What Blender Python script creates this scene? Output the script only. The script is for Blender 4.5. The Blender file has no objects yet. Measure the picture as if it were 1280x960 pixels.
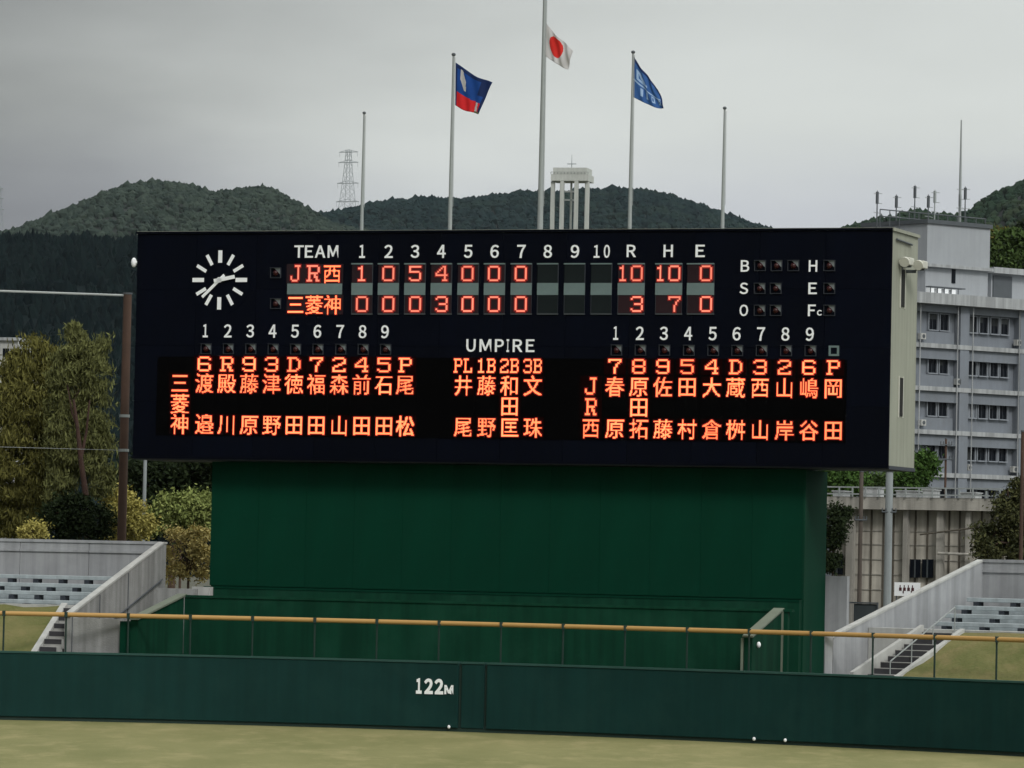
import bpy, math, random
import numpy as np
from mathutils import Vector, Matrix, Euler
random.seed(7); rng = np.random.default_rng(7)
sc = bpy.context.scene
COL = sc.collection
R_ = math.radians

# ------------------------------------------------------------------ camera
FPX = 5730.0                       # focal length in pixels of a 1280 px wide picture
CAMZ = 5.4
PITCH = math.atan(223/FPX); ROLL = R_(1.2)
cam_d = bpy.data.cameras.new('camera'); cam = bpy.data.objects.new('camera', cam_d); COL.objects.link(cam)
cam_d.sensor_width = 36; cam_d.lens = 36*FPX/1280
cam_d.clip_start = 1; cam_d.clip_end = 20000
RM = Matrix.Rotation(math.pi/2+PITCH, 3, 'X') @ Matrix.Rotation(ROLL, 3, 'Z')
cam.location = (0, 0, CAMZ); cam.rotation_euler = RM.to_euler()
sc.camera = cam

# ------------------------------------------------------------------ light, sky, exposure
SUN_EL, SUN_AZ = R_(40), R_(162)   # azimuth clockwise from +Y: high, behind the camera to the right
w = bpy.data.worlds.new('World'); sc.world = w; w.use_nodes = True
nt = w.node_tree; nt.nodes.clear()
def N(nt, t, **k):
    n = nt.nodes.new(t)
    for a, b in k.items(): setattr(n, a, b)
    return n
out = N(nt, 'ShaderNodeOutputWorld'); bg = N(nt, 'ShaderNodeBackground'); bg.inputs[1].default_value = 0.1
nt.links.new(bg.outputs[0], out.inputs[0])
sky = N(nt, 'ShaderNodeTexSky', sky_type='NISHITA', sun_disc=False, sun_elevation=SUN_EL, sun_rotation=SUN_AZ)
tc = N(nt, 'ShaderNodeTexCoord'); sx = N(nt, 'ShaderNodeSeparateXYZ'); nt.links.new(tc.outputs['Generated'], sx.inputs[0])
mp = N(nt, 'ShaderNodeMapping'); mp.inputs['Scale'].default_value = (6, 6, 22); nt.links.new(tc.outputs['Generated'], mp.inputs[0])
nz = N(nt, 'ShaderNodeTexNoise'); nz.inputs['Scale'].default_value = 1.3; nz.inputs['Detail'].default_value = 5; nt.links.new(mp.outputs[0], nz.inputs[0])
def math_(nt, op, a, b=None, clamp=False):
    m = N(nt, 'ShaderNodeMath', operation=op); m.use_clamp = clamp
    for i, x in enumerate((a, b)):
        if x is None: continue
        if isinstance(x, (int, float)): m.inputs[i].default_value = x
        else: nt.links.new(x, m.inputs[i])
    return m.outputs[0]
# darkening of the view's left side is put into the cloud colour
nw = math_(nt, 'MULTIPLY', math_(nt, 'SUBTRACT', nz.outputs[0], 0.5), 0.09)
xx = math_(nt, 'ADD', sx.outputs[0], nw)
mr = N(nt, 'ShaderNodeMapRange', interpolation_type='SMOOTHSTEP')
nt.links.new(xx, mr.inputs[0]); mr.inputs[1].default_value = -0.165; mr.inputs[2].default_value = 0.03
cr = N(nt, 'ShaderNodeMix', data_type='RGBA'); nt.links.new(mr.outputs[0], cr.inputs[0])
cr.inputs[6].default_value = (2.15, 2.18, 2.12, 1); cr.inputs[7].default_value = (6.5, 6.75, 6.5, 1)
me = N(nt, 'ShaderNodeMapRange', interpolation_type='SMOOTHSTEP')
nt.links.new(math_(nt, 'ADD', sx.outputs[2], math_(nt, 'MULTIPLY', nw, 0.5)), me.inputs[0]); me.inputs[1].default_value = 0.065; me.inputs[2].default_value = 0.105
low = N(nt, 'ShaderNodeMix', data_type='RGBA', blend_type='MULTIPLY'); nt.links.new(math_(nt, 'SUBTRACT', 1.0, me.outputs[0]), low.inputs[0])
nt.links.new(cr.outputs[2], low.inputs[6]); low.inputs[7].default_value = (0.88, 0.88, 0.98, 1)
nb = N(nt, 'ShaderNodeMapRange'); nt.links.new(nz.outputs[0], nb.inputs[0]); nb.inputs[1].default_value = .3; nb.inputs[2].default_value = .7; nb.inputs[3].default_value = .93; nb.inputs[4].default_value = 1.06
cl = N(nt, 'ShaderNodeVectorMath', operation='SCALE'); nt.links.new(low.outputs[2], cl.inputs[0]); nt.links.new(nb.outputs[0], cl.inputs[3])
sm = N(nt, 'ShaderNodeMix', data_type='RGBA'); sm.inputs[0].default_value = 0.95
# overcast skies grow brighter towards the zenith
zc = math_(nt, 'ADD', 1.0, math_(nt, 'MULTIPLY', math_(nt, 'MAXIMUM', math_(nt, 'SUBTRACT', sx.outputs[2], 0.12), 0.0), 2.3))
cl2 = N(nt, 'ShaderNodeVectorMath', operation='SCALE'); nt.links.new(cl.outputs[0], cl2.inputs[0]); nt.links.new(zc, cl2.inputs[3])
nt.links.new(sky.outputs[0], sm.inputs[6]); nt.links.new(cl2.outputs[0], sm.inputs[7]); nt.links.new(sm.outputs[2], bg.inputs[0])
sd = bpy.data.lights.new('sun', 'SUN'); sd.energy = 1.5; sd.angle = R_(14); sd.color = (1, .97, .93)
sun = bpy.data.objects.new('sun', sd); COL.objects.link(sun)
sv = Vector((math.sin(SUN_AZ)*math.cos(SUN_EL), math.cos(SUN_AZ)*math.cos(SUN_EL), math.sin(SUN_EL)))
sun.rotation_euler = sv.to_track_quat('Z', 'Y').to_euler()
sc.view_settings.view_transform = 'Standard'; sc.view_settings.look = 'None'
sc.view_settings.exposure = 0; sc.view_settings.gamma = 1; sc.view_settings.use_curve_mapping = False

# ------------------------------------------------------------------ materials
MATS = {}
def mat(name, c, rough=.8, var=.12, scale=1.2, c2=None, streak=0, bump=0, bscale=20, emit=None, metal=0, spec=.3, island=0, aniso=(1, 1, 1), orand=0, patch=None):
    m = bpy.data.materials.new(name); m.use_nodes = True; n = m.node_tree; p = n.nodes['Principled BSDF']
    p.inputs['Roughness'].default_value = rough; p.inputs['Metallic'].default_value = metal; p.inputs['Specular IOR Level'].default_value = spec
    t = N(n, 'ShaderNodeTexCoord'); ma = N(n, 'ShaderNodeMapping'); ma.inputs['Scale'].default_value = aniso; n.links.new(t.outputs['Object'], ma.inputs[0])
    a = N(n, 'ShaderNodeTexNoise'); a.inputs['Scale'].default_value = scale; a.inputs['Detail'].default_value = 6; a.inputs['Roughness'].default_value = .65; n.links.new(ma.outputs[0], a.inputs[0])
    r = N(n, 'ShaderNodeMapRange'); n.links.new(a.outputs[0], r.inputs[0]); r.inputs[1].default_value = .3; r.inputs[2].default_value = .7
    mx = N(n, 'ShaderNodeMix', data_type='RGBA'); fac = r.outputs[0]
    if island:
        g = N(n, 'ShaderNodeNewGeometry'); fac = math_(n, 'ADD', math_(n, 'MULTIPLY', r.outputs[0], 1-island), math_(n, 'MULTIPLY', g.outputs['Random Per Island'], island))
    n.links.new(fac, mx.inputs[0])
    if c2 is None: c2 = tuple(x*(1+var) for x in c); c = tuple(x*(1-var) for x in c)
    mx.inputs[6].default_value = (*c, 1); mx.inputs[7].default_value = (*c2, 1); o = mx.outputs[2]
    if streak:
        mb = N(n, 'ShaderNodeMapping'); mb.inputs['Scale'].default_value = (2.2, 2.2, .12); n.links.new(t.outputs['Object'], mb.inputs[0])
        b = N(n, 'ShaderNodeTexNoise'); b.inputs['Scale'].default_value = 1.6; b.inputs['Detail'].default_value = 4; n.links.new(mb.outputs[0], b.inputs[0])
        rr = N(n, 'ShaderNodeMapRange'); n.links.new(b.outputs[0], rr.inputs[0]); rr.inputs[1].default_value = .38; rr.inputs[2].default_value = .62; rr.inputs[3].default_value = 1-streak; rr.inputs[4].default_value = 1
        vm = N(n, 'ShaderNodeVectorMath', operation='SCALE'); n.links.new(o, vm.inputs[0]); n.links.new(rr.outputs[0], vm.inputs[3]); o = vm.outputs[0]
    if patch:       # larger blotches of a second tone: (colour, scale, amount)
        pn = N(n, 'ShaderNodeTexNoise'); pn.inputs['Scale'].default_value = patch[1]; pn.inputs['Detail'].default_value = 7; pn.inputs['Roughness'].default_value = .7; n.links.new(ma.outputs[0], pn.inputs[0])
        pr_ = N(n, 'ShaderNodeMapRange'); n.links.new(pn.outputs[0], pr_.inputs[0]); pr_.inputs[1].default_value = .5; pr_.inputs[2].default_value = .68; pr_.inputs[4].default_value = patch[2]
        px_ = N(n, 'ShaderNodeMix', data_type='RGBA'); n.links.new(pr_.outputs[0], px_.inputs[0]); n.links.new(o, px_.inputs[6]); px_.inputs[7].default_value = (*patch[0], 1); o = px_.outputs[2]
    if orand or emit:
        oi = N(n, 'ShaderNodeObjectInfo')
    if orand:
        rv = N(n, 'ShaderNodeMapRange'); n.links.new(oi.outputs['Random'], rv.inputs[0]); rv.inputs[3].default_value = 1-orand; rv.inputs[4].default_value = 1+orand
        vs_ = N(n, 'ShaderNodeVectorMath', operation='SCALE'); n.links.new(o, vs_.inputs[0]); n.links.new(rv.outputs[0], vs_.inputs[3]); o = vs_.outputs[0]
    n.links.new(o, p.inputs['Base Color'])
    if bump:
        bn = N(n, 'ShaderNodeTexNoise'); bn.inputs['Scale'].default_value = bscale; bn.inputs['Detail'].default_value = 4; n.links.new(t.outputs['Object'], bn.inputs[0])
        bu = N(n, 'ShaderNodeBump'); bu.inputs['Strength'].default_value = bump; bu.inputs['Distance'].default_value = .05; n.links.new(bn.outputs[0], bu.inputs['Height']); n.links.new(bu.outputs[0], p.inputs['Normal'])
    if emit:        # lamps age unevenly: each display character has its own brightness
        p.inputs['Emission Color'].default_value = (*emit[0], 1); er = N(n, 'ShaderNodeMapRange'); n.links.new(oi.outputs['Random'], er.inputs[0])
        er.inputs[3].default_value = emit[1]*.8; er.inputs[4].default_value = emit[1]*1.2; n.links.new(er.outputs[0], p.inputs['Emission Strength'])
    MATS[name] = m; return m
M = MATS
mat('navy_panel', (.0008, .0018, .0062), .6, .2, .4, spec=.06, orand=.18, streak=.2)
mat('black_led', (.0008, .0008, .001), .8, .1, spec=.03)
mat('led_module_lit', (.001, .0006, .0006), .8, .1, spec=.03, emit=((1, .0, .0), .004))  # faint red emission stands in for glow spread by the characters
mat('frame_grey', (.05, .06, .065), .6, .1)
mat('blank_plate', (.125, .175, .175), .6, .1, 2)
mat('score_window', (.009, .013, .014), .5, .15, spec=.1)
mat('score_window_lit', (.014, .012, .015), .5, .15, spec=.1, emit=((1, .0, .01), .006))  # weak red emission imitates the digits' glow on the window
mat('white_letter', (.84, .86, .88), .6, .04)
mat('led_orange', (.1, .02, .01), .5, .02, emit=((1, .165, .06), 2.9))
mat('led_salmon', (.1, .03, .02), .5, .02, emit=((1, .24, .15), 1.15))
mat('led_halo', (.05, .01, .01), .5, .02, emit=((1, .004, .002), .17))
mat('lamp_glass', (.03, .006, .006), .25, .1)
mat('glint_grey', (.17, .19, .2), .4, .1, metal=.2)
mat('cream_side', (.30, .31, .25), .7, .05, .8, streak=.14)
mat('cream_box', (.52, .52, .46), .6, .06, 3)
mat('dark_gap', (.008, .008, .007), .8, .1)
mat('screen_green', (.0010, .036, .0190),   .8, .10, .35, streak=.08, bump=.1, bscale=1.5, spec=.08, orand=.025, patch=((.002, .045, .026), .25, .5))
mat('wall_green', (.005, .046, .025), .85, .14, .5, streak=.28, spec=.08, patch=((.012, .055, .034), .5, .6))
mat('coping_green', (.15, .175, .135), .7, .12, 1)
mat('fence_teal', (.0055, .033, .030), .7, .14, .35, streak=.14, bump=.25, bscale=1.2, spec=.12, patch=((.011, .042, .036), .6, .5))
mat('fence_top', (.03, .075, .065), .7, .1, spec=.1)
mat('rail_yellow', (.42, .25, .085), .6, .05, 1.5)
mat('rail_post', (.012, .03, .024), .6, .1)
mat('concrete', (.30, .305, .30), .85, .16, 1.2, streak=.3, bump=.3)
mat('concrete_warm', (.37, .355, .32), .85, .16, .8, streak=.35, bump=.3)
mat('concrete_light', (.43, .435, .42), .8, .1, 1.5, streak=.15)
mat('stand_grey', (.34, .35, .365), .8, .12, 1.0, streak=.22)
mat('bench_blue', (.37, .42, .44), .6, .12, 3, streak=.2)
mat('bracket_dark', (.03, .035, .045), .6, .1)
mat('step_dark', (.04, .04, .045), .8, .2)
mat('step_light', (.33, .33, .32), .8, .15, 3)
mat('building_grey', (.185, .205, .235), .8, .10, .25, streak=.07, patch=((.15, .16, .17), .35, .5))
mat('building_ledge', (.36, .375, .385), .8, .08, .5, streak=.3)
mat('building_white', (.33, .35, .375), .8, .06, .3, streak=.06, patch=((.26, .275, .29), .3, .5))
mat('glass_dark', (.004, .006, .010), .35, .2, .4, spec=.12)
mat('curtain', (.045, .05, .052), .9, .2, 2, orand=.5)
mat('window_frame', (.22, .24, .27), .6, .1)
mat('beige_wall', (.43, .405, .355), .85, .2, .5, streak=.28)
mat('rib_dark', (.085, .075, .06), .85, .2)
mat('steel_grey', (.30, .325, .325), .5, .06, 2, metal=.2)
mat('steel_dark', (.08, .09, .10), .6, .1)
mat('steel_pale', (.30, .33, .34), .7, .05)
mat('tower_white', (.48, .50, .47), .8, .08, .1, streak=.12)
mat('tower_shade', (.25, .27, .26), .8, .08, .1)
mat('rust_brown', (.085, .050, .036), .8, .25, .6, streak=.3)
mat('pole_wood', (.12, .10, .085), .9, .25, 1, streak=.3)
mat('pole_concrete', (.30, .33, .34), .85, .14, 1, streak=.25)
mat('cable', (.34, .36, .36), .6, .05)
mat('bark', (.075, .05, .036), .95, .3, 2, bump=.4)
mat('banner_ink', (.06, .015, .02), .8, .1); mat('flag_white', (.50, .49, .50), .8, .04); mat('flag_red', (.58, .015, .02), .8, .1); mat('flag_blue', (.005, .05, .24), .8, .12)
mat('flag_navy', (.004, .018, .085), .8, .1); mat('flag_mid', (.03, .10, .30), .8, .12); mat('flag_pale', (.30, .44, .66), .8, .1); mat('flag_edge', (.12, .13, .06), .8, .1)
mat('sun_red', (.55, .02, .015), .8, .06)
mat('field_grass', (.140, .145, .050), .95, .1, .22, c2=(.225, .212, .090), bump=.6, bscale=9, aniso=(1, .35, 1), patch=((.31, .27, .13), .6, .6))
mat('slope_grass', (.085, .100, .028), .95, .1, .8, c2=(.165, .150, .06), bump=.7, bscale=6, patch=((.20, .155, .075), .9, .6))
mat('earth', (.07, .07, .05), .95, .2, .1)
mat('forest_floor', (.006, .010, .009), 1, .2, .05)
mat('crown_teal', (.004, .012, .015), 1, .1, .02, c2=(.015, .030, .030), island=.6, spec=.05, patch=((.024, .038, .026), .010, .6))  # bluish distance haze is put into the crown colour
mat('crown_olive', (.011, .020, .019), 1, .1, .012, c2=(.052, .070, .054), island=.5, spec=.05, patch=((.010, .020, .016), .012, .7))
mat('crown_dark', (.0015, .005, .007), 1, .1, .02, c2=(.007, .014, .014), island=.7, spec=.03)
mat('crown_green', (.008, .020, .014), 1, .1, .02, c2=(.026, .046, .026), island=.6, spec=.05, patch=((.060, .065, .030), .012, .6))
mat('leaf_olive', (.050, .050, .014), .9, .1, .4, c2=(.18, .17, .05), island=.6, spec=.08)
mat('leaf_willow', (.050, .054, .020), .9, .1, .4, c2=(.18, .19, .07), island=.6, spec=.08)
mat('bark_red', (.045, .024, .018), .95, .25, 2, bump=.3)
mat('leaf_dark', (.006, .012, .005), .9, .1, .4, c2=(.028, .04, .016), island=.6, spec=.08)
mat('leaf_green', (.022, .048, .012), .9, .1, .4, c2=(.085, .125, .04), island=.6, spec=.08)
mat('leaf_hedge', (.07, .10, .025), .9, .1, .4, c2=(.32, .36, .12), island=.6, spec=.08)
mat('leaf_bright', (.022, .05, .012), .9, .1, .4, c2=(.07, .13, .03), island=.6, spec=.08)
mat('leaf_yellow', (.20, .18, .04), .9, .1, .4, c2=(.52, .46, .15), island=.65, spec=.08)
mat('leaf_rust', (.28, .23, .07), .9, .1, .4, c2=(.72, .60, .26), island=.65, spec=.08)
mat('leaf_pine', (.012, .020, .010), .9, .1, .4, c2=(.11, .11, .045), island=.65, spec=.08)

# ------------------------------------------------------------------ frames and builders
def ray(px, py): return RM @ Vector(((px-640)/FPX, -(py-480)/FPX, -1))
def at(px, py, Y):
    d = ray(px, py); return Vector((0, 0, CAMZ)) + d*(Y/d.y)
class Frame:
    def __init__(s, ox, oy, deg):
        s.o = Vector((ox, oy, 0)); s.a = R_(deg); c, n = math.cos(s.a), math.sin(s.a); s.U = Vector((c, -n, 0)); s.V = Vector((n, c, 0))
    def w(s, u, v, z): return s.o + s.U*u + s.V*v + Vector((0, 0, z))
    def loc(s, p): q = Vector(p)-s.o; return Vector((q.dot(s.U), q.dot(s.V), q.z))
    def _h(s, px, py, k, val):
        d = ray(px, py); c = s.loc((0, 0, CAMZ)); dl = Vector((d.dot(s.U), d.dot(s.V), d.z)); t = (val-c[k])/dl[k]; return c+dl*t
    def hv(s, px, py, v=0): return s._h(px, py, 1, v)
    def hu(s, px, py, u): return s._h(px, py, 0, u)
    def hz(s, px, py, z): return s._h(px, py, 2, z)
    def px(s, p):
        q = RM.transposed() @ (s.w(*p)-Vector((0, 0, CAMZ))); return 640-FPX*q.x/q.z, 480+FPX*q.y/q.z
WF = Frame(0, 0, 0)
class MB:
    def __init__(s): s.v = []; s.f = []; s.m = []
    def add(s, vs, fs, mi=0):
        n = len(s.v); s.v += [tuple(x) for x in vs]; s.f += [tuple(i+n for i in f) for f in fs]; s.m += [mi]*len(fs); return s
    def box(s, x0, x1, y0, y1, z0, z1, mi=0):
        return s.add([(x0,y0,z0),(x1,y0,z0),(x1,y1,z0),(x0,y1,z0),(x0,y0,z1),(x1,y0,z1),(x1,y1,z1),(x0,y1,z1)],
                     [(0,3,2,1),(4,5,6,7),(0,1,5,4),(1,2,6,5),(2,3,7,6),(3,0,4,7)], mi)
    def tube(s, p, q, r, n=8, r2=None, cap=True):
        p = Vector(p); q = Vector(q); r2 = r if r2 is None else r2; d = (q-p).normalized()
        a = d.orthogonal().normalized(); b = d.cross(a)
        vs = [p+(a*math.cos(2*math.pi*i/n)+b*math.sin(2*math.pi*i/n))*r for i in range(n)]+[q+(a*math.cos(2*math.pi*i/n)+b*math.sin(2*math.pi*i/n))*r2 for i in range(n)]
        fs = [(i, (i+1) % n, n+(i+1) % n, n+i) for i in range(n)]
        if cap: vs = vs+vs; fs += [tuple(range(2*n, 3*n))[::-1], tuple(range(3*n, 4*n))]
        return s.add(vs, fs)
    def path(s, pts, r, n=8, r2=None):
        r2 = r if r2 is None else r2; k = len(pts)-1
        for i in range(k): s.tube(pts[i], pts[i+1], r+(r2-r)*i/k, n, r+(r2-r)*(i+1)/k, cap=False)
        return s
    def prism(s, poly, axis, a, b):     # poly in the two other axes, extruded from a to b
        def P(q, t):
            q = list(q); q.insert(axis, t); return tuple(q)
        n = len(poly); vs = [P(q, a) for q in poly]+[P(q, b) for q in poly]
        return s.add(vs, [tuple(range(n))[::-1], tuple(range(n, 2*n))]+[(i, (i+1) % n, n+(i+1) % n, n+i) for i in range(n)])
    def ball(s, c, r, sz=1, seg=10, rings=6):
        vs = [(c[0]+r*math.sin(math.pi*j/rings)*math.cos(2*math.pi*i/seg), c[1]+r*math.sin(math.pi*j/rings)*math.sin(2*math.pi*i/seg), c[2]+sz*r*math.cos(math.pi*j/rings)) for j in range(rings+1) for i in range(seg)]
        return s.add(vs, [(j*seg+i, (j+1)*seg+i, (j+1)*seg+(i+1) % seg, j*seg+(i+1) % seg) for j in range(rings) for i in range(seg)])
BASE = {}
def mesh_obj(name, mb, m, base, smooth=False, bevel=0):
    me_ = bpy.data.meshes.new(name); b = Vector(base)
    me_.from_pydata([tuple(Vector(v)-b) for v in mb.v], [], mb.f)
    ms = m if isinstance(m, (list, tuple)) else [m]
    for x in ms: me_.materials.append(M[x])
    if len(ms) > 1: me_.polygons.foreach_set('material_index', mb.m)
    if smooth: me_.polygons.foreach_set('use_smooth', [True]*len(mb.f))
    me_.update()
    o = bpy.data.objects.new(name, me_); COL.objects.link(o)
    if bevel: bv = o.modifiers.new('bevel', 'BEVEL'); bv.width = bevel; bv.segments = 2; bv.limit_method = 'ANGLE'
    return o
def tag(o, label=None, cat=None, group=None, kind=None):
    for k, x in (('label', label), ('category', cat), ('group', group), ('kind', kind)):
        if x: o[k] = x
    return o
def thing(name, fr, base, label, cat, group=None):
    o = bpy.data.objects.new(name, None); COL.objects.link(o); o.empty_display_size = .3
    o.location = fr.w(*base); o.rotation_euler = (0, 0, -fr.a); BASE[o] = Vector(base)
    return tag(o, label, cat, group)
def part(name, mb, m, parent, smooth=False, bevel=0, label=None, kind=None, at_=None):
    """a child mesh; coordinates are those of the thing's frame"""
    b = BASE[parent]; own = Vector(at_) if at_ is not None else b
    o = mesh_obj(name, mb, m, own, smooth, bevel); o.parent = parent; o.location = own-b; BASE[o] = own
    return tag(o, label, None, None, kind)
def share(src, name, parent, pos, scale=None):
    """another piece sharing the mesh of src, its origin at pos in the frame"""
    o = src.copy(); COL.objects.link(o); o.name = name; o.parent = parent; o.location = Vector(pos)-BASE[parent]; BASE[o] = Vector(pos)
    if scale: o.scale = scale
    return o
def solo(name, mb, m, fr, base, label=None, cat=None, group=None, kind=None, smooth=False, bevel=0):
    o = mesh_obj(name, mb, m, base, smooth, bevel); o.location = fr.w(*base); o.rotation_euler = (0, 0, -fr.a); BASE[o] = Vector(base)
    return tag(o, label, cat, group, kind)
_gc = {}
def glyph(ch, off):
    ch = ''.join(chr(ord(q)+0xFEE0) if q != ' ' and ord(q) < 127 else q for q in ch); k = (ch, off)
    if k not in _gc:
        c = bpy.data.curves.new('text', 'FONT'); c.body = ch; c.offset = off; c.resolution_u = 3
        o = bpy.data.objects.new('text', c); COL.objects.link(o); bpy.context.view_layer.update()
        m = bpy.data.meshes.new_from_object(o.evaluated_get(bpy.context.evaluated_depsgraph_get()))
        vs = [v.co.copy() for v in m.vertices]; fs = [tuple(p.vertices) for p in m.polygons]
        # outline edges (used by one face only) get side walls
        cnt = {}
        for f in fs:
            for i in range(len(f)):
                a, b = f[i], f[(i+1) % len(f)]; cnt.setdefault((min(a, b), max(a, b)), []).append((a, b))
        ed = [x[0] for x in cnt.values() if len(x) == 1]
        COL.objects.unlink(o); bpy.data.objects.remove(o); bpy.data.meshes.remove(m)
        _gc[k] = (vs, fs, ed)
    return _gc[k]
def text_mb(s, u0, u1, z0, z1, v, off=.0, depth=.02, em=False, mb=None):
    """letters fitted in the box u0..u1, z0..z1 on the plane v, facing -v"""
    vs, fs, ed = glyph(s, off); mb = mb or MB()
    xs = [p.x for p in vs]; ys = [p.y for p in vs]
    X0, X1, Y0, Y1 = (0, 1, -.09, .86) if em else (min(xs), max(xs), min(ys), max(ys))
    P = [((u0+(p.x-X0)/(X1-X0)*(u1-u0)), (z0+(p.y-Y0)/(Y1-Y0)*(z1-z0))) for p in vs]
    n = len(P); mb.add([(a, v-depth, b) for a, b in P]+[(a, v, b) for a, b in P], fs+[(a, a+n, b+n, b) for a, b in ed]); return mb

# ------------------------------------------------------------------ ground
g = MB(); g.box(-3400, 3400, -300, 7400, -.5, 0)
o = solo('ground', g, 'earth', WF, (0, 0, 0), kind='structure')

# outfield fence curve: depth of the fence foot as a smooth function of x, measured from the picture
pp = [(0, 900), (300, 907), (573, 915), (640, 916.6), (960, 931), (1280, 946)]
fx = []; fy = []
for a, b in pp:
    p = WF.hz(a, b, 0); fx.append(p.x); fy.append(p.y)
cf = np.polyfit(fx, fy, 2)
def FY(x): return float(np.polyval(cf, x))
def curve_at(px):       # point of the fence foot seen at column px
    x = (px-640)/FPX*145
    for _ in range(6):
        d = ray(px, 900); x = d.x/d.y*FY(x)
    return x
def fence_n(x):
    s = 2*cf[0]*x+cf[1]; d = Vector((1, s, 0)).normalized(); return d, Vector((-d.y, d.x, 0))   # along, away
gf = MB(); xs = np.linspace(-60, 60, 61)
rows = [-40]+[None]
vs = []; fs = []
for x in xs: vs += [(x, 30, .004), (x, FY(x)+.2 if abs(x) < 34 else FY(34*np.sign(x))+.2, .004)]
for i in range(len(xs)-1): fs.append((2*i, 2*i+2, 2*i+3, 2*i+1))
gf.add(vs, fs); solo('outfield_grass', gf, 'field_grass', WF, (0, 140, 0), kind='structure')
# worn warning strip right at the fence foot
def fence_pt(x, d=0, z=0):
    t, n = fence_n(x); return Vector((x, FY(x), z))+n*d
WALLH = 2.2
fence = thing('outfield_fence', WF, (0, FY(0), 0), 'long dark green padded outfield wall with the white 122M distance mark', 'wall')
def wall_run(x0, x1, d0, d1, z0, z1, step=.6):
    n = max(2, int((x1-x0)/step)); mb = MB(); q = []
    for i in range(n+1):
        x = x0+(x1-x0)*i/n; q += [fence_pt(x, d0, z0), fence_pt(x, d1, z0), fence_pt(x, d1, z1), fence_pt(x, d0, z1)]
    f = []
    for i in range(n):
        for k in range(4): f.append((4*i+k, 4*i+4+k, 4*i+4+(k+1) % 4, 4*i+(k+1) % 4))
    f += [(0, 1, 2, 3), (4*n+3, 4*n+2, 4*n+1, 4*n)]; mb.add(q, f); return mb
xg0, xg1 = curve_at(573.5), curve_at(605.5)
for nm, a, b, d in (('wall_padding', -30, xg0-.045, 0), ('gate_panel', xg0+.045, xg1-.045, .03), ('wall_padding', xg1+.045, 30, 0)):
    part(nm, wall_run(a, b, d, .28, .12, WALLH-.04), 'fence_teal', fence, bevel=.02)
    part('coping', wall_run(a, b, d-.03, .31, WALLH-.04, WALLH+.02), 'fence_top', fence)
part('kick_board', wall_run(-30, 30, .06, .27, 0, .12), 'rail_post', fence)
part('gap_backing', wall_run(xg0-.2, xg1+.2, .10, .26, .12, WALLH-.06), 'rail_post', fence)
# distance mark on the padding
x1 = curve_at(518); x2 = curve_at(553); x3 = curve_at(566)
def fence_text(s, a, b, ya, yb, off):
    xm = (a+b)/2; t, n = fence_n(xm); fr = Frame(xm, FY(xm), -math.degrees(math.atan2(t.y, t.x)))
    pa = fr.hv(518, ya, 0).z; pb = fr.hv(518, yb, 0).z; L = (b-a)/t.x
    mb = text_mb(s, -L/2, L/2, pb, pa, -.012, off, .02)
    m2 = MB(); m2.add([fr.w(*p) for p in mb.v], mb.f); return m2
for ch, a_, b_ in (('1', 519.5, 526.5), ('2', 529.5, 540.5), ('2', 542.5, 553.5)):
    part('distance_digit', fence_text(ch, curve_at(a_), curve_at(b_), 847.5, 867, .05), 'white_letter', fence)
part('metre_mark', fence_text('M', curve_at(555), x3, 855, 866.5, .04), 'white_letter', fence)
for i, (px, py) in enumerate(((562, 911), (944, 927), (983, 929))):
    x = curve_at(px); p = fence_pt(x, -.05); q0 = fence_pt(x, .02); z = .15
    mb = MB(); mb.ball((p.x, p.y, z), .05, 1.2); mb.tube((p.x, p.y, z), (q0.x, q0.y, z), .03)
    solo('wall_fitting', mb, 'white_letter', WF, (p.x, p.y, z), ('small white knob at the foot of the wall below the 122M mark',
        'left one of two small white knobs close together at the wall foot', 'right one of two small white knobs close together at the wall foot')[i], 'knob', 'white knobs along the outfield wall foot', smooth=True)
# railing with the yellow top tube
rail = thing('safety_railing', WF, (0, FY(0)+.2, WALLH), 'yellow tube railing on thin dark posts along the top of the outfield wall', 'railing')
RZ = 3.42
rt = MB(); rt.path([fence_pt(x, .42, RZ) for x in np.linspace(-30, 30, 60)], .075, 10); part('top_rail', rt, 'rail_yellow', rail, smooth=True)
pxs = [1.5+77.05*i for i in range(-4, 22)]
for px in pxs:
    x = curve_at(px); a = fence_pt(x, .42, 0); b = fence_pt(x, .42, RZ-.02)
    mb = MB(); mb.tube(a, b, .03, 8); mb.box(b.x-.05, b.x+.05, b.y-.09, b.y+.05, RZ-.09, RZ+.085)
    part('post', mb, 'rail_post', rail, at_=(a.x, a.y, 0))

# ------------------------------------------------------------------ board frame
DR = 148.0; pr = at(1110.5, 583, DR); pl = at(165.5, 570, DR*1.0615)
ang = math.degrees(math.atan2(pl.y-pr.y, pr.x-pl.x))
t0 = -pl.x/(pr.x-pl.x); BF = Frame(0, pl.y+(pr.y-pl.y)*t0, ang)
uL = BF.loc(pl).x; uR = BF.loc(pr).x; zB = (pl.z+pr.z)/2
zT = (BF.hv(172, 292).z+BF.hv(1112, 288).z)/2
DEP = 3.3
print('board', ang, uL, uR, zB, zT)
board = thing('scoreboard', BF, ((uL+uR)/2, 0, zB), 'huge dark navy baseball scoreboard with lit orange names and scores and a clock', 'scoreboard')
b = MB(); b.box(uL+.02, uR-.02, .05, DEP, zB+.02, zT-.02)
part('housing', b, 'cream_side', board)
b = MB(); b.box(uL-.03, uR+.0, -.06, .047, zB-.06, zB-.003); b.box(uL-.03, uR, -.06, .047, zT+.003, zT+.07)
part('edge_trim', b, 'navy_panel', board)
b = MB(); b.box(uL-.01, uR+.01, .06, DEP+.03, zB-.1, zB+.017); part('soffit', b, 'bracket_dark', board)
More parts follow.
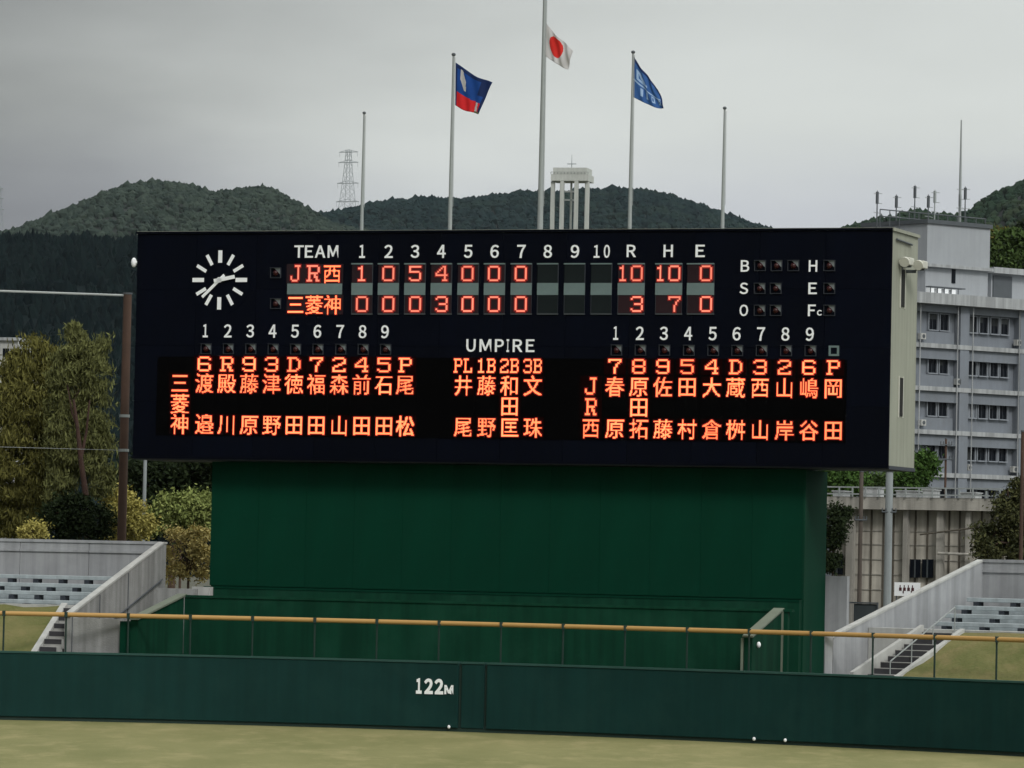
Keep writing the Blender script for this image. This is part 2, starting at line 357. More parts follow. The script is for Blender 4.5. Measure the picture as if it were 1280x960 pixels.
b = MB(); b.box(uL-.06, uR+.04, .06, DEP+.06, zT-.017, zT+.09); part('roof_cap', b, 'cream_side', board)
b = MB(); b.box(uL, uR, .041, .049, zB, zT); part('backing_sheet', b, 'navy_panel', board)
# front panels with fine joints
NC, NR = 12, 4; pw = (uR-uL)/NC; ph = (zT-zB)/NR; first = None
for i in range(NC):
    for j in range(NR):
        c = (uL+pw*i, 0, zB+ph*j)
        if first is None:
            mb = MB(); mb.box(c[0]+.005, c[0]+pw-.005, 0, .04, c[2]+.005, c[2]+ph-.005)
            first = part('face_panel', mb, 'navy_panel', board, at_=c)
        else: share(first, 'face_panel', board, c)
def bb(x0, x1, y0, y1, v=0):      # pixel box -> u0,u1,z0,z1 on the board
    ym = (y0+y1)/2; xm = (x0+x1)/2; return BF.hv(x0, ym, v).x, BF.hv(x1, ym, v).x, BF.hv(xm, y1, v).z, BF.hv(xm, y0, v).z
def plate(name, x0, x1, y0, y1, m, th=.02, v=-.004, parent=None, bevel=0, label=None):
    a = bb(x0, x1, y0, y1); mb = MB(); mb.box(a[0], a[1], v-th, v, a[2], a[3])
    return part(name, mb, m, parent or board, bevel=bevel, at_=((a[0]+a[1])/2, v, (a[2]+a[3])/2), label=label)
def letter(name, s, x0, x1, y0, y1, m, off, v=-.004, depth=.03, em=False, parent=None):
    a = bb(x0, x1, y0, y1); mb = text_mb(s, *a, v, off, depth, em)
    return part(name, mb, m, parent or board, at_=((a[0]+a[1])/2, v, (a[2]+a[3])/2))
def wl(s, cx, cy, w, h, off=.018):      # painted white sign letters
    return letter('sign_letter', s, cx-w/2, cx+w/2, cy-h/2, cy+h/2, 'white_letter', .018 if s != '10' else .018)
def row(yl, yr): return lambda x: yl+(yr-yl)*(x-257)/(1042-257)
# headings
for s, cx, w_ in (('T', 374, 11.5), ('E', 386.5, 10), ('A', 400.5, 13), ('M', 416.5, 13)): wl(s, cx, 314.5, w_, 15.5, .02)
for i in range(10): wl(str(i+1), (453, 486, 519, 552, 585.5, 618.5, 652, 685, 719, 752.5)[i], 314.3, (7 if i == 0 else 10.5 if i < 9 else 20), 16.5, .022)
for s, cx in (('R', 789.5), ('H', 835.5), ('E', 875.5)): wl(s, cx, 313.7, 11.5, 15.5)
for s, cx, w_ in (('U', 589, 11.5), ('M', 607, 14.5), ('P', 624.5, 11), ('I', 635, 3), ('R', 647.3, 12), ('E', 663, 10.5)):
    wl(s, cx+(.0), 432+(cx-625)*.004, w_, 16, .02)
for s, cx, cy in (('B', 931.5, 332.5), ('S', 930, 360.5), ('O', 930, 388), ('H', 1016.5, 332.5), ('E', 1016, 360.5), ('F', 1015, 388)):
    wl(s, cx, cy, 10.5 if s != 'F' else 9.5, 14.5)
wl('c', 1024.5, 391, 6, 7)
LC = [257, 285, 313, 341, 369, 397, 425.5, 453.5, 481.5, 508]; RC = [769, 799, 829, 859.5, 890, 920, 950.5, 981, 1011.5, 1042]
rn = row(413.5, 418); 
for i in range(9):
    wl(str(i+1), LC[i], rn(LC[i]), 6 if i == 0 else 9.5, 16.5, .024); wl(str(i+1), RC[i]+1, rn(RC[i]), 6 if i == 0 else 10, 17, .024)
# small lamps
lamp0 = None
def lamp(cx, cy, s=13):
    global lamp0
    a = bb(cx-s/2, cx+s/2, cy-s/2, cy+s/2); c = ((a[0]+a[1])/2, -.004, (a[2]+a[3])/2)
    if lamp0 is None:
        hw, hh = (a[1]-a[0])/2, (a[3]-a[2])/2; mb = MB(); t = .018
        X, Y, Z = c
        mb.box(X-hw, X+hw, Y-.09, Y, Z+hh-t, Z+hh); mb.box(X-hw, X+hw, Y-.05, Y, Z-hh, Z-hh+t)
        mb.box(X-hw, X-hw+t, Y-.05, Y, Z-hh+t, Z+hh-t); mb.box(X+hw-t, X+hw, Y-.05, Y, Z-hh+t, Z+hh-t)
        f = part('lamp_box', mb, 'bracket_dark', board, at_=c)
        m2 = MB(); m2.ball((X, Y-.02, Z-.01), hw*.52, 1, 12, 8); g2 = part('bulb', m2, 'lamp_glass', f, smooth=True)
        m3 = MB(); m3.prism([(X+hw-t-.002, Z+hh-t-.002), (X-hw*.25, Z+hh-t-.002), (X+hw-t-.002, Z-hh*.35)], 1, Y-.04, Y-.025)
        g3 = part('lens_glint', m3, 'glint_grey', f); lamp0 = (f, g2, g3)  # grey triangle: reflection in the lamp put into a coloured plate
    else:
        f = share(lamp0[0], 'lamp_box', board, c)
        for k, nm in ((1, 'bulb'), (2, 'lens_glint')):
            q = lamp0[k].copy(); COL.objects.link(q); q.parent = f; q.name = nm
rl = row(436, 438.5)
for x in LC[:9]: lamp(x+1, rl(x))
for x in RC[:9]: lamp(x+2, rl(x))
for x, y in ((345, 341), (345, 379.5), (950.5, 332), (971, 332), (992, 332), (950, 360.5), (970, 360.5), (950, 388), (970, 388), (1037, 332), (1037, 360.5), (1037, 388)): lamp(x, y)
for q in ((1036, 1049, 432, 434.5), (1036, 1049, 442.5, 445), (1036, 1038.6, 434.5, 442.5), (1046.4, 1049, 434.5, 442.5)): plate('pitcher_lamp_frame', *q, 'blank_plate')
# clock
ccx, ccz = BF.hv(275, 350).x, BF.hv(275, 350).z; pm = (BF.hv(275, 313).z-BF.hv(275, 387).z)/74
def bar(nm, p, q, w_, v, parent):
    d = (Vector(q)-Vector(p)); L = d.length; d /= L; n = Vector((-d.y, d.x))*w_/2; p = Vector(p); q = Vector(q)
    mb = MB(); mb.prism([tuple(p+n), tuple(q+n), tuple(q-n), tuple(p-n)][::-1], 1, v-.02, v); return part(nm, mb, 'white_letter', parent)
cm = MB(); cm.tube((ccx, -.003, ccz), (ccx, -.012, ccz), 42*pm, 40); clock = part('clock', cm, 'navy_panel', board, at_=(ccx, 0, ccz))
for k in range(12):
    a = math.pi/6*k; e = Vector((math.sin(a), math.cos(a))); c = Vector((ccx, ccz))
    bar('hour_mark', c+e*21.5*pm, c+e*(37 if k % 3 == 0 else 36)*pm, (5.2 if k % 3 == 0 else 4.2)*pm, -.014, clock)
def hand(nm, px, py, tail, w_, v):
    q = BF.hv(px, py); e = Vector((q.x-ccx, q.z-ccz)); c = Vector((ccx, ccz)); bar(nm, c-e.normalized()*tail*pm, c+e, w_*pm, v, clock)
hand('minute_hand', 253.5, 371.5, 9, 3.6, -.045); hand('hour_hand', 294.5, 346, 7, 4.6, -.075)
cm = MB(); cm.tube((ccx, -.095, ccz), (ccx, -.014, ccz), 3.4*pm, 12); part('hub', cm, 'white_letter', clock)
# inning cells
cells = [(c-13.2, c+13) for c in (453, 486, 519, 552, 585.5, 618.5, 652, 685, 718.5, 752)]+[(772.5, 806), (819.5, 853), (859, 893)]
for i, (a, b_) in enumerate(cells):
    lit = not 7 <= i <= 9
    plate('cell_back', a, b_, 329, 393.5, 'bracket_dark', .012)
    plate('cell_edge', a, b_, 329, 330.6, 'blank_plate', .035, -.016); plate('cell_edge', a, b_, 391.8, 393.3, 'frame_grey', .03, -.016)
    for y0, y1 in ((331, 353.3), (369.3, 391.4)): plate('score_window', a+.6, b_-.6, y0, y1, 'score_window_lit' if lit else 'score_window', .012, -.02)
    plate('blank_plate', a, b_, 353.8, 368.8, 'blank_plate', .028, -.018)
plate('blank_plate', 359.5, 428, 354.5, 368, 'blank_plate', .025, -.018)
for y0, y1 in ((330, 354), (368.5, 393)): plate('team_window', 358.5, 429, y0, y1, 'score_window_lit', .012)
OFN = .012
DOTS = {'0': '.#####. #.....# #.....# #.....# #.....# #.....# #.....# #.....# .#####.', '1': '...#... .###... ...#... ...#... ...#... ...#... ...#... ...#... .#####.',
'2': '.#####. #.....# ......# .....## ...##.. .##.... #...... #.....# #######', '3': '.#####. #.....# ......# ......# ..####. ......# ......# #.....# .#####.',
'4': '....##. ...#.#. ..#..#. .#...#. #....#. ####### .....#. .....#. ....###', '5': '####### #...... #...... ######. ......# ......# ......# #.....# .#####.',
'6': '.#####. #.....# #...... #...... ######. #.....# #.....# #.....# .#####.', '7': '####### #.....# .....#. ....#.. ....#.. ...#... ...#... ...#... ...#...',
'8': '.#####. #.....# #.....# #.....# .#####. #.....# #.....# #.....# .#####.', '9': '.#####. #.....# #.....# #.....# .###### ......# ......# #.....# .#####.',
'R': '######. .#....# .#....# .#....# .#####. .#..#.. .#..##. .#...#. ###..##', 'D': '#####.. .#...#. .#....# .#....# .#....# .#....# .#....# .#...#. #####..',
'P': '######. .#....# .#....# .#....# .#####. .#..... .#..... .#..... ###....', 'B': '######. .#....# .#....# .#...#. .#####. .#....# .#....# .#....# ######.',
'L': '####... .#..... .#..... .#..... .#..... .#..... .#....# .#....# #######', 'J': '...#### .....#. .....#. .....#. .....#. .....#. #....#. #....#. .####..'}
def raster(ch, n=24, off=-.004):
    vs, fs, _ = glyph(ch, off); P = np.array([(p.x, (p.y+.09)/.95) for p in vs]); q = (np.arange(n*3)+.5)/(n*3); X, Y = np.meshgrid(q, 1-q); C = np.zeros(X.shape, bool)
    for f in fs:
        for i in range(1, len(f)-1):
            a, b_, c = P[f[0]], P[f[i]], P[f[i+1]]
            d1 = (X-b_[0])*(a[1]-b_[1])-(a[0]-b_[0])*(Y-b_[1]); d2 = (X-c[0])*(b_[1]-c[1])-(b_[0]-c[0])*(Y-c[1]); d3 = (X-a[0])*(c[1]-a[1])-(c[0]-a[0])*(Y-a[1])
            C |= ((d1 >= 0) & (d2 >= 0) & (d3 >= 0)) | ((d1 <= 0) & (d2 <= 0) & (d3 <= 0))
    S = C.reshape(n, 3, n, 3).sum((1, 3)) >= 4
    return ' '.join(''.join('#' if x else '.' for x in r_) for r_ in S)
def dots_mb(ch, a, v, depth, grow=0):
    """LED character built of its rows of dots; grow>0 gives the painted glow round them"""
    if ch not in DOTS: DOTS[ch] = raster(ch, off=.006 if ch == '松' else -.004)
    G = DOTS[ch].split(); K = 3 if len(G) < 12 else 2; on = set(); W_, H_ = len(G[0])*K, len(G)*K
    for j, r_ in enumerate(G):
        for i, c in enumerate(r_):
            if c == '#':
                for y in range(j*K-grow, j*K+K+grow):
                    for x in range(i*K-grow, i*K+K+grow): on.add((x, y))
    mb = MB(); du_, dz_ = (a[1]-a[0])/W_, (a[3]-a[2])/H_
    for y in range(-grow, H_+grow):
        x = -grow
        while x < W_+grow:
            if (x, y) in on:
                x2 = x
                while (x2+1, y) in on: x2 += 1
                u0, u1 = a[0]+x*du_, a[0]+(x2+1)*du_; z1_, z0_ = a[3]-y*dz_, a[3]-(y+1)*dz_
                mb.add([(u0, v-depth, z0_), (u1, v-depth, z0_), (u1, v-depth, z1_), (u0, v-depth, z1_), (u0, v, z0_), (u0, v, z1_), (u1, v, z0_), (u1, v, z1_)], [(0, 1, 2, 3), (0, 3, 5, 4), (1, 6, 7, 2)]); x = x2
            x += 1
    return mb
def led(s, x0, x1, y0, y1, m='led_orange', off=None, em=False):
    a = bb(x0, x1, y0, y1); c = ((a[0]+a[1])/2, -.034, (a[2]+a[3])/2)
    o_ = part('led_character', dots_mb(s, a, -.040, .012), m, board, at_=c); part('glow_halo', dots_mb(s, a, -.034, .003, 2), 'led_halo', o_)  # red glow painted as a widened emissive copy of the dots
def digit(s, cx, y0, y1):
    if s == '1': led('1', cx-6.5, cx+6, y0, y1, 'led_salmon')
    else: led(s, cx-7.4, cx+7.4, y0, y1, 'led_salmon')
for i, (a, b_) in enumerate(zip('1054000', '0003000')):
    cx = (453, 486, 519.5, 552.5, 585, 618, 651.5)[i]; digit(a, cx, 332.5, 351.5); digit(b_, cx, 370.5, 390)
for a, b_, c in (('1', 779, 11), ('0', 796.5, 14.5), ('1', 826, 11), ('0', 843.5, 14.5), ('0', 883, 15)): led(a, b_-c/2, b_+c/2, 332, 351.5, 'led_salmon')
for a, b_ in (('3', 796.5), ('7', 843.5), ('0', 883)): led(a, b_-7.5, b_+7.5, 370.5, 390, 'led_salmon')
led('J', 364, 376, 331.5, 352, 'led_salmon'); led('R', 384, 400, 331.5, 352, 'led_salmon'); led('西', 403.5, 428, 330, 354, em=True)
for i, s in enumerate('三菱神'): led(s, 358.5+23.3*i, 381.5+23.3*i, 368.5, 393, em=True)
# name display: one module per character cell
r0, r1, r2, r3 = row(455, 459.5), row(478.7, 485), row(504.5, 511), row(530, 538)
disp = MB(); a = bb(212, 1060, 446, 548)
z1 = BF.hv(257, 446).z; z0 = BF.hv(257, 544.5).z
disp.box(BF.hv(196, 500).x, BF.hv(1058, 500).x, -.022, -.004, z0, z1); part('name_display', disp, 'black_led', board, at_=(0, -.004, z0))
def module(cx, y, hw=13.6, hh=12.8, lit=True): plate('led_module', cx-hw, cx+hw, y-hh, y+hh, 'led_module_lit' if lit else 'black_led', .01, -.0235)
def column(cx, code, names, w_=24):
    if code:
        module(cx, r0(cx), 13.6, 10.2)
        if len(code) == 1: led(code, cx-8, cx+8, r0(cx)-9, r0(cx)+9)
        else:
            led(code[0], cx-11.5, cx-1.5, r0(cx)-8.5, r0(cx)+9); led(code[1], cx+.8, cx+11, r0(cx)-8.5, r0(cx)+9)
    for r, s in zip((r1, r2, r3), names):
        module(cx, r(cx), lit=s != ' ')
        if s == ' ': continue
        if ord(s) < 255: led(s, cx-7, cx+7, r(cx)-10.5, r(cx)+10.5)
        else: led(s, cx-w_/2, cx+w_/2, r(cx)-12.6, r(cx)+12.9, em=True)
column(225.5, '', '三菱神')
for x, c, n in zip(LC, '6R93D7245P', ('渡 邉', '殿 川', '藤 原', '津 野', '徳 田', '福 田', '森 山', '前 田', '石 田', '尾 松')): column(x-1, c, n)
for x, c, n in zip((579.5, 608.5, 637.5, 666.5), ('PL', '1B', '2B', '3B'), ('井 尾', '藤 野', '和田匡', '文 珠')): column(x, c, n)
column(739, '', 'JR西')
for x, c, n in zip(RC, '78954D326P', ('春 原', '原田拓', '佐 藤', '田 村', '大 倉', '蔵 桝', '西 山', '山 岸', '嶋 谷', '岡 田')): column(x, c, n, 25)
# right side wall: slits and the two cream housings on brackets
def side(px, py): p = BF.hu(px, py, uR); return p.y, p.z
sv0, _ = side(1118, 400); 
for (x0, x1, y0, y1) in ((1126.5, 1131.5, 336, 383), (1124.5, 1129, 472, 520)):
    a0, zt = side(x0, y0); a1, _ = side(x1, y0); _, zb_ = side(x0, y1)
    mb = MB(); mb.box(uR-.021, uR+.006, a0, a1, zb_, zt); part('side_slit', mb, 'dark_gap', board)
    mb = MB(); mb.box(uR-.022, uR+.012, a0-.05, a0-.002, zb_-.05, zt+.05); mb.box(uR-.022, uR+.012, a1+.002, a1+.05, zb_-.05, zt+.05); part('slit_trim', mb, 'cream_box', board)
for k, (px, py) in enumerate(((1127, 327), (1146, 331))):
    v_, z_ = side(px, py) if k == 0 else (side(1133, 329)[0], side(1133, 331)[1])
    u_ = uR+.22 if k == 0 else uR+.52
    mb = MB(); mb.box(u_-.16, u_+.14, v_-.26, v_+.26, z_-.13, z_+.12); mb.tube((u_-.02, v_-.42, z_-.05), (u_-.02, v_-.24, z_+.02), .17, 12, .13)
    h = part('lamp_housing', mb, 'cream_box', board, bevel=.03)
    mb = MB(); mb.box(uR-.01, u_-.18 if k == 0 else u_-.19, v_-.04, v_+.04, z_-.27, z_-.17); mb.box(u_-.2, u_+.1, v_-.06, v_+.06, z_-.19, z_-.132); part('arm', mb, 'steel_dark', h)
mb = MB(); a0, z_ = side(1120, 299); a1, z2 = side(1139, 306)
mb.tube((uR+.03, a0, z_), (uR+.03, a1, z2), .035); part('side_conduit', mb, 'steel_dark', board)
# small white lamp on the left edge
p = BF.hv(168, 328); mb = MB(); mb.ball((uL-.14, .05, p.z), .10, 1.7); mb.box(uL-.13, uL+.01, .02, .08, p.z-.04, p.z+.04); part('edge_lamp', mb, 'white_letter', board, smooth=True)
# seam trim around the back of the board is left plain

# backscreen below the board
SV = .9
sL = BF.hv(264, 640, SV).x; sR = BF.hv(1005, 640, SV).x
bs = thing('backscreen', BF, ((sL+sR)/2, SV, 0), 'tall plain dark green batting backdrop wall carrying the scoreboard', 'wall')
zs = [0, 3.95, 4.35, zB-.12]; 
npan = 12; pw = (sR-sL)/npan; f0 = None
mb = MB(); mb.box(sL+.03, sR-.03, SV+.06, SV+2.55, 0, zB-.13); part('core', mb, 'screen_green', bs)
z1 = BF.hv(640, 741, SV).z
for i in range(npan):
    c = (sL+pw*i, SV, z1)
    if f0 is None:
        mb = MB(); mb.box(c[0]+.003, c[0]+pw-.003, SV+.0, SV+.055, z1+.02, zB-.125); f0 = part('sheet_panel', mb, 'screen_green', bs, at_=c)
    else: share(f0, 'sheet_panel', bs, c)
mb = MB(); mb.box(sL-.05, sR+.0, SV-.35, SV-.003, 0, z1-.08); part('plinth', mb, 'wall_green', bs)
mb = MB(); mb.box(sL-.06, sR+.01, SV-.37, SV-.003, z1-.077, z1-.01); part('plinth_cap', mb, 'screen_green', bs)
mb = MB(); mb.box(sR-.025, sR+.05, SV-.02, SV+.35, 0, zB-.14); part('corner_post', mb, 'wall_green', bs)
mb = MB(); mb.box(sR-.027, sR+.0, SV+.352, SV+2.7, 0, zB-.14); part('end_cladding', mb, 'screen_green', bs)
# low green enclosure in front of it
nl = BF.hv(172, 775, -7.9); bw = BF.hv(640, 757, -4.0)
lw = BF.hv(262, 747, -3.6); rw = BF.hv(985, 765, -4.6)
el = thing('green_enclosure', BF, ((nl.x+rw.x)/2, -4, 0), 'low green concrete enclosure with sloping side walls behind the yellow railing', 'wall')
zb_ = 4.02
mb = MB(); mb.box(nl.x, rw.x-.12, -4.2, -4.0, 0, zb_); part('back_wall', mb, 'wall_green', el)
mb = MB(); mb.box(nl.x-.1, rw.x+.02, -4.24, -3.97, zb_+.003, zb_+.08); part('back_coping', mb, 'coping_green' if False else 'wall_green', el)
for k, u in enumerate((nl.x, None)):
    if k == 0: u0, u1 = nl.x-.25, nl.x; vn, zn, zf = -7.9, nl.z, 4.08
    else:
        q = BF.hv(940, 797, -7.4); u1 = q.x+.0; u0 = q.x-.25; vn, zn = -7.4, q.z; zf = 4.08
    mb = MB(); mb.prism([(vn, 0), (vn, zn), (-4.25, zf), (-4.25, 0)], 0, u0, u1); part('side_wall', mb, 'wall_green', el)
    mb = MB(); mb.prism([(vn-.05, zn+.003), (vn-.05, zn+.06), (-4.1, zf+.06), (-4.1, zf+.003)], 0, u0-.05, u1+.05); part('side_coping', mb, 'coping_green', el)
    if k == 1:
        uw = u1
        mb = MB(); mb.box(u1-.02, u1+.06, -4.25, -4.12, 0, zf-.02); part('corner_strip', mb, 'coping_green', el)
        mb = MB(); mb.box(u0-.1, u0-.02, vn-.02, vn+.1, 0, zn-.02); part('corner_strip', mb, 'coping_green', el)
p = BF.hu(948, 806, uw+.05); mb = MB(); mb.ball((uw+.06, p.y, p.z), .07, 1.4)
solo('wall_lamp', mb, 'white_letter', BF, (uw+.06, p.y, p.z), 'small round white lamp on the right side wall of the green enclosure', 'lamp', smooth=True)
p = BF.hv(150, 778, -8.1); mb = MB(); mb.box(p.x, nl.x-.26, -8.1, -7.5, 0, nl.z-.05)
solo('dark_green_box', mb, 'screen_green', BF, (p.x, -8.6, 0), 'very dark green block at the left end of the low green enclosure', 'wall')

# ------------------------------------------------------------------ flagpoles and flags on the board roof
FV = 1.7; fp = [(452, 143), (562.3, 70), (675, -60), (787, 67), (903, 137)]; names = [
 'short bare flagpole, leftmost of the five on the scoreboard roof', 'flagpole flying the blue red and white flag', 'tallest thickest flagpole carrying the white flag with the red disc',
 'flagpole flying the sky blue flag', 'short bare flagpole, rightmost of the five on the scoreboard roof']
pole_px = []
for i, (px, ty) in enumerate(fp):
    u = BF.hv(px, 289, FV).x; zt = BF.hv(px+(289-ty)*.0205, ty, FV).z; r = (.052, .062, .085, .058, .055)[i]
    t = thing('flagpole', BF, (u, FV, zT+.1), names[i], 'flagpole', 'flagpoles on the scoreboard roof')
    mb = MB(); mb.tube((u, FV, zT+.12), (u, FV, zT+(zt-zT)*.35), r*1.15, 12, r); mb.tube((u, FV, zT+(zt-zT)*.35), (u, FV, zt), r, 12, r*.6); part('pole', mb, 'steel_grey', t, smooth=True)
    mb = MB(); mb.tube((u, FV, zT+.092), (u, FV, zT+.14), .25, 12); part('base_plate', mb, 'steel_dark', t)
    mb = MB(); mb.ball((u, FV, zt+.05), r*1.25, .8); part('finial', mb, 'steel_dark', t, smooth=True)
    mb = MB(); mb.tube((u+r+.03, FV, zT+1), (u+r*.6+.02, FV, zt-.05), .008, 5); part('halyard', mb, 'cable', t)
def flag(cs, mats, fn, label, amp, ph, nx=56, ny=40):
    (a, b_, c, d) = [BF.hv(x, y, FV) for x, y in cs]     # hoist top, hoist bottom, fly top, fly bottom
    mb = MB(); vs = []
    for j in range(ny+1):
        for i in range(nx+1):
            s, t = i/nx, j/ny
            p = (a*(1-s)+c*s)*(1-t)+(b_*(1-s)+d*s)*t
            sag = .10*math.sin(math.pi*s)*(a-b_).length*.45
            fold = math.sin(s*9+t*4+ph)*.6+math.sin(s*17-t*7+ph*2)*.4
            vs.append((p.x+.02*fold*s, p.y+amp*fold*min(1, s*3), p.z-sag+.03*math.sin(s*8+t*2+ph)*s))
    for j in range(ny):
        for i in range(nx):
            k = j*(nx+1)+i; mb.add([], [], 0); mb.f.append((k, k+nx+1, k+nx+2, k+1)); mb.m.append(fn((i+.5)/nx, (j+.5)/ny))
    mb.v = vs
    o = solo('flag', mb, mats, BF, tuple(a), label, 'flag', 'flags flying above the scoreboard', smooth=True)
    s_ = o.modifiers.new('cloth', 'SOLIDIFY'); s_.thickness = .006
def f1(s, t):
    if t > .95 and s > .8: return 4
    if s < .06: return 3
    if abs(s-.18-.35*max(0, t-.12)) < .10*(1-abs(t-.3)*3) and .08 < t < .52: return 0
    if s > .93: return 3
    if t > .66+.12*max(0, s-.5):
        if abs(s-.86+(1-t)*.15) < .045: return 0
        return 1
    if t < .10 or (s > .72 and t < .5): return 3
    return 2
flag(((569.5, 78), (569, 131.5), (616, 104), (598, 142)), ['flag_white', 'flag_red', 'flag_blue', 'flag_navy', 'flag_edge'], f1, 'wind-folded flag in deep blue with a red lower band and white patch', .05, .4)
flag(((682, 28), (681, 69), (716.5, 63), (709, 86)), ['flag_white', 'sun_red'], lambda s, t: 1 if ((s-.44)/.26)**2+((t-.45)/.36)**2 < 1 else 0, 'drooping white flag with a large red disc in its middle', .06, 1.9)
def f3(s, t):
    if t < .10 or s > .94: return 0
    if .10 < s < .50 and .2 < t < .48 and (abs(s-.18-(t-.2)*.9) < .07 or abs(t-.44) < .035 or abs(s-.14) < .03): return 2
    if abs(t-.54-.05*s) < .025: return 2
    if .62 < t < .86:
        k = (s-.2)/.2; q = k-math.floor(k)
        if 0 <= k < 3.8: return 2 if .2 < q < .62 and not (abs(q-.41) < .09 and abs(t-.74) < .06 and int(k) > 1) else 1
    return 1
flag(((792.5, 71), (792, 121.5), (823, 111), (830, 136)), ['flag_navy', 'flag_mid', 'flag_pale'], f3, 'sky blue flag with pale emblem and lettering hanging diagonally', .06, 3.1)

# ------------------------------------------------------------------ stands
def bleacher(fr, label, end_u, nearv, farv, nz, fz, u_out, sgn, base_z, rows, sl_z):
    """sgn=-1: stand runs to the left of its end wall, +1: to the right"""
    T = thing('grandstand', fr, (end_u, nearv, 0), label, 'grandstand', 'concrete outfield stands')
    w0, w1 = (end_u-.2, end_u) if sgn < 0 else (end_u, end_u+.2)
    mb = MB(); mb.prism([(nearv, 0), (nearv, nz), (farv, fz), (farv+.2, fz), (farv+.2, 0)], 0, w0, w1); part('end_wall', mb, 'concrete' if sgn < 0 else 'stand_grey', T)
    mb = MB(); mb.prism([(nearv-.06, nz-.02), (nearv-.06, nz+.06), (farv, fz+.07), (farv+.24, fz+.07), (farv+.24, fz+.003), (farv, fz+.003), (nearv, nz+.003)], 0, w0-.02, w1+.02); part('end_coping', mb, 'concrete_light', T)
    # buttress strips on the end wall face
    fc = w1 if sgn < 0 else w0
    # back wall in cast lengths
    L = abs(u_out-end_u); n = int(L/2.6)
    for i in range(n):
        a = end_u+sgn*(.2+i*2.6); b_ = a+sgn*2.58; a, b_ = min(a, b_), max(a, b_)
        mb = MB(); mb.box(a, b_, farv, farv+.2, base_z, fz-.02); mb.box(a, b_, farv-.05, farv, fz-.34, fz-.26); part('back_wall_panel', mb, 'stand_grey', T)
    a, b_ = sorted((end_u+sgn*.2, u_out)); mb = MB(); mb.box(a, b_, farv-.04, farv+.24, fz-.017, fz+.08); part('back_coping', mb, 'stand_grey', T)
    return T
# left stand, in the board frame
nv = -8.2; p = BF.hv(88, 770, nv); eu = p.x; q = BF.hu(205, 680, eu); fz = q.z; fv = q.y
print('left stand', eu, nv, p.z, fv, fz)
LS = bleacher(BF, 'left concrete stand with pale benches behind a sloping end wall', eu, nv, fv, p.z, fz, eu-16, -1, 0, 0, 0)
def benches(T, fr, u0s, u1, rows, m='bench_blue', sgn=1, post=1.5):
    for (u0, v, z) in rows:
        a, b_ = sorted((u0, u1)); mb = MB(); mb.box(a, b_, v-.24, v+.22, z-.13, z); bch = part('bench', mb, m, T, bevel=.015)
        mb = MB(); mb.box(a, b_, v-.45, v+.45, 0, z-.30); part('terrace_step', mb, 'bench_blue', T)
        k = 0
        x = u0+sgn*.35
        while (x < u1 if sgn > 0 else x > u1):
            mb = MB(); mb.box(x-.085, x+.085, v-.26, v+.1, z-.299, z-.133); part('bracket', mb, 'bracket_dark', bch); x += sgn*post
rows = []
for i, (x, y) in enumerate(((132, 752), (128, 741), (120, 730), (112, 721))):
    v = nv+1.9+i*.95; P_ = BF.hv(x, y, v); rows.append((eu-.6, v, 3.82+.40*i))
for i in range(4):
    pass
benches(LS, BF, None, eu-16, [(eu-.55-(.0), nv+2.6+i*.92, BF.hv(60, (750, 739, 729, 719)[i], nv+2.6+i*.92).z) for i in range(4)], sgn=-1, post=.95)
# front kerb of the terrace and grass bank
gz = BF.hv(40, 757, nv+1.9).z
mb = MB(); mb.box(eu-16, eu-.25, nv+1.7, nv+2.1, 0, gz+.05); part('front_kerb', mb, 'concrete_light', LS)
zlow = 1.9
mb = MB()
ul = BF.hv(76, 765, nv+1.6).x; ul2 = BF.hv(36, 813, nv-.9).x
NS = 24
vs = []; fs = []
for i in range(NS+1):
    for j in range(9):
        t = j/8; uu = (eu-18)+(ul*t+ul2*(1-t)-(eu-18))*i/NS; vs.append((uu, nv-.9+2.6*t, zlow+(gz-.02-zlow)*t+.05*math.sin(i*2.1+j)))
for i in range(NS):
    for j in range(8): k = i*9+j; fs.append((k, k+9, k+10, k+1))
mb.add(vs, fs); solo('grass_bank', mb, 'slope_grass', BF, (eu-8, nv, 0), kind='structure', smooth=True)
# stairs beside the bank
for i in range(7):
    t = i/7; a = ul2*(1-t)+ul*t; v = nv-.9+2.6*t; z = zlow+(gz-zlow)*(i+1)/7
    mb = MB(); mb.box(a+.2, eu-.21, v, v+2.6/7+.05, z-.35, z-.04); st = part('stair_step', mb, 'step_light', LS)
    mb = MB(); mb.box(a+.22, eu-.22, v-.012, v-.002, z-.2, z-.045); part('riser', mb, 'step_dark', st)
mb = MB(); mb.prism([(nv-.95, zlow-1), (nv-.95, zlow+.12), (nv+1.7, gz+.12), (nv+1.7, zlow-1)], 0, 0, .22)
m2 = MB(); vv = []
for (x, y, z) in mb.v: t = (y-nv+.9)/2.6; vv.append((x+ul2*(1-t)+ul*t-.03, y, z))
m2.add(vv, mb.f); part('stair_kerb', m2, 'concrete_light', LS)
# face details of left end wall : front pier, seams and handrail lines
mb = MB(); e1 = BF.hv(148, 790, nv+.1).x; mb.box(eu+.003, e1, nv+.25, nv+.5, 0, BF.hv(110, 771, nv+.3).z-.05); part('front_pier', mb, 'concrete', LS)
mb = MB(); mb.tube((eu+.06, nv+.4, p.z-1.1), (eu+.06, fv-.2, fz-1.2), .025); part('hand_rail', mb, 'steel_dark', LS)
for v in (nv+.12, nv+2.2, nv+4.4): 
    zt = p.z+(fz-p.z)*(v-nv)/(fv-nv); mb = MB(); mb.box(eu-.01, eu+.012, v, v+.05, 0, zt-.05); part('wall_joint', mb, 'steel_dark', LS)
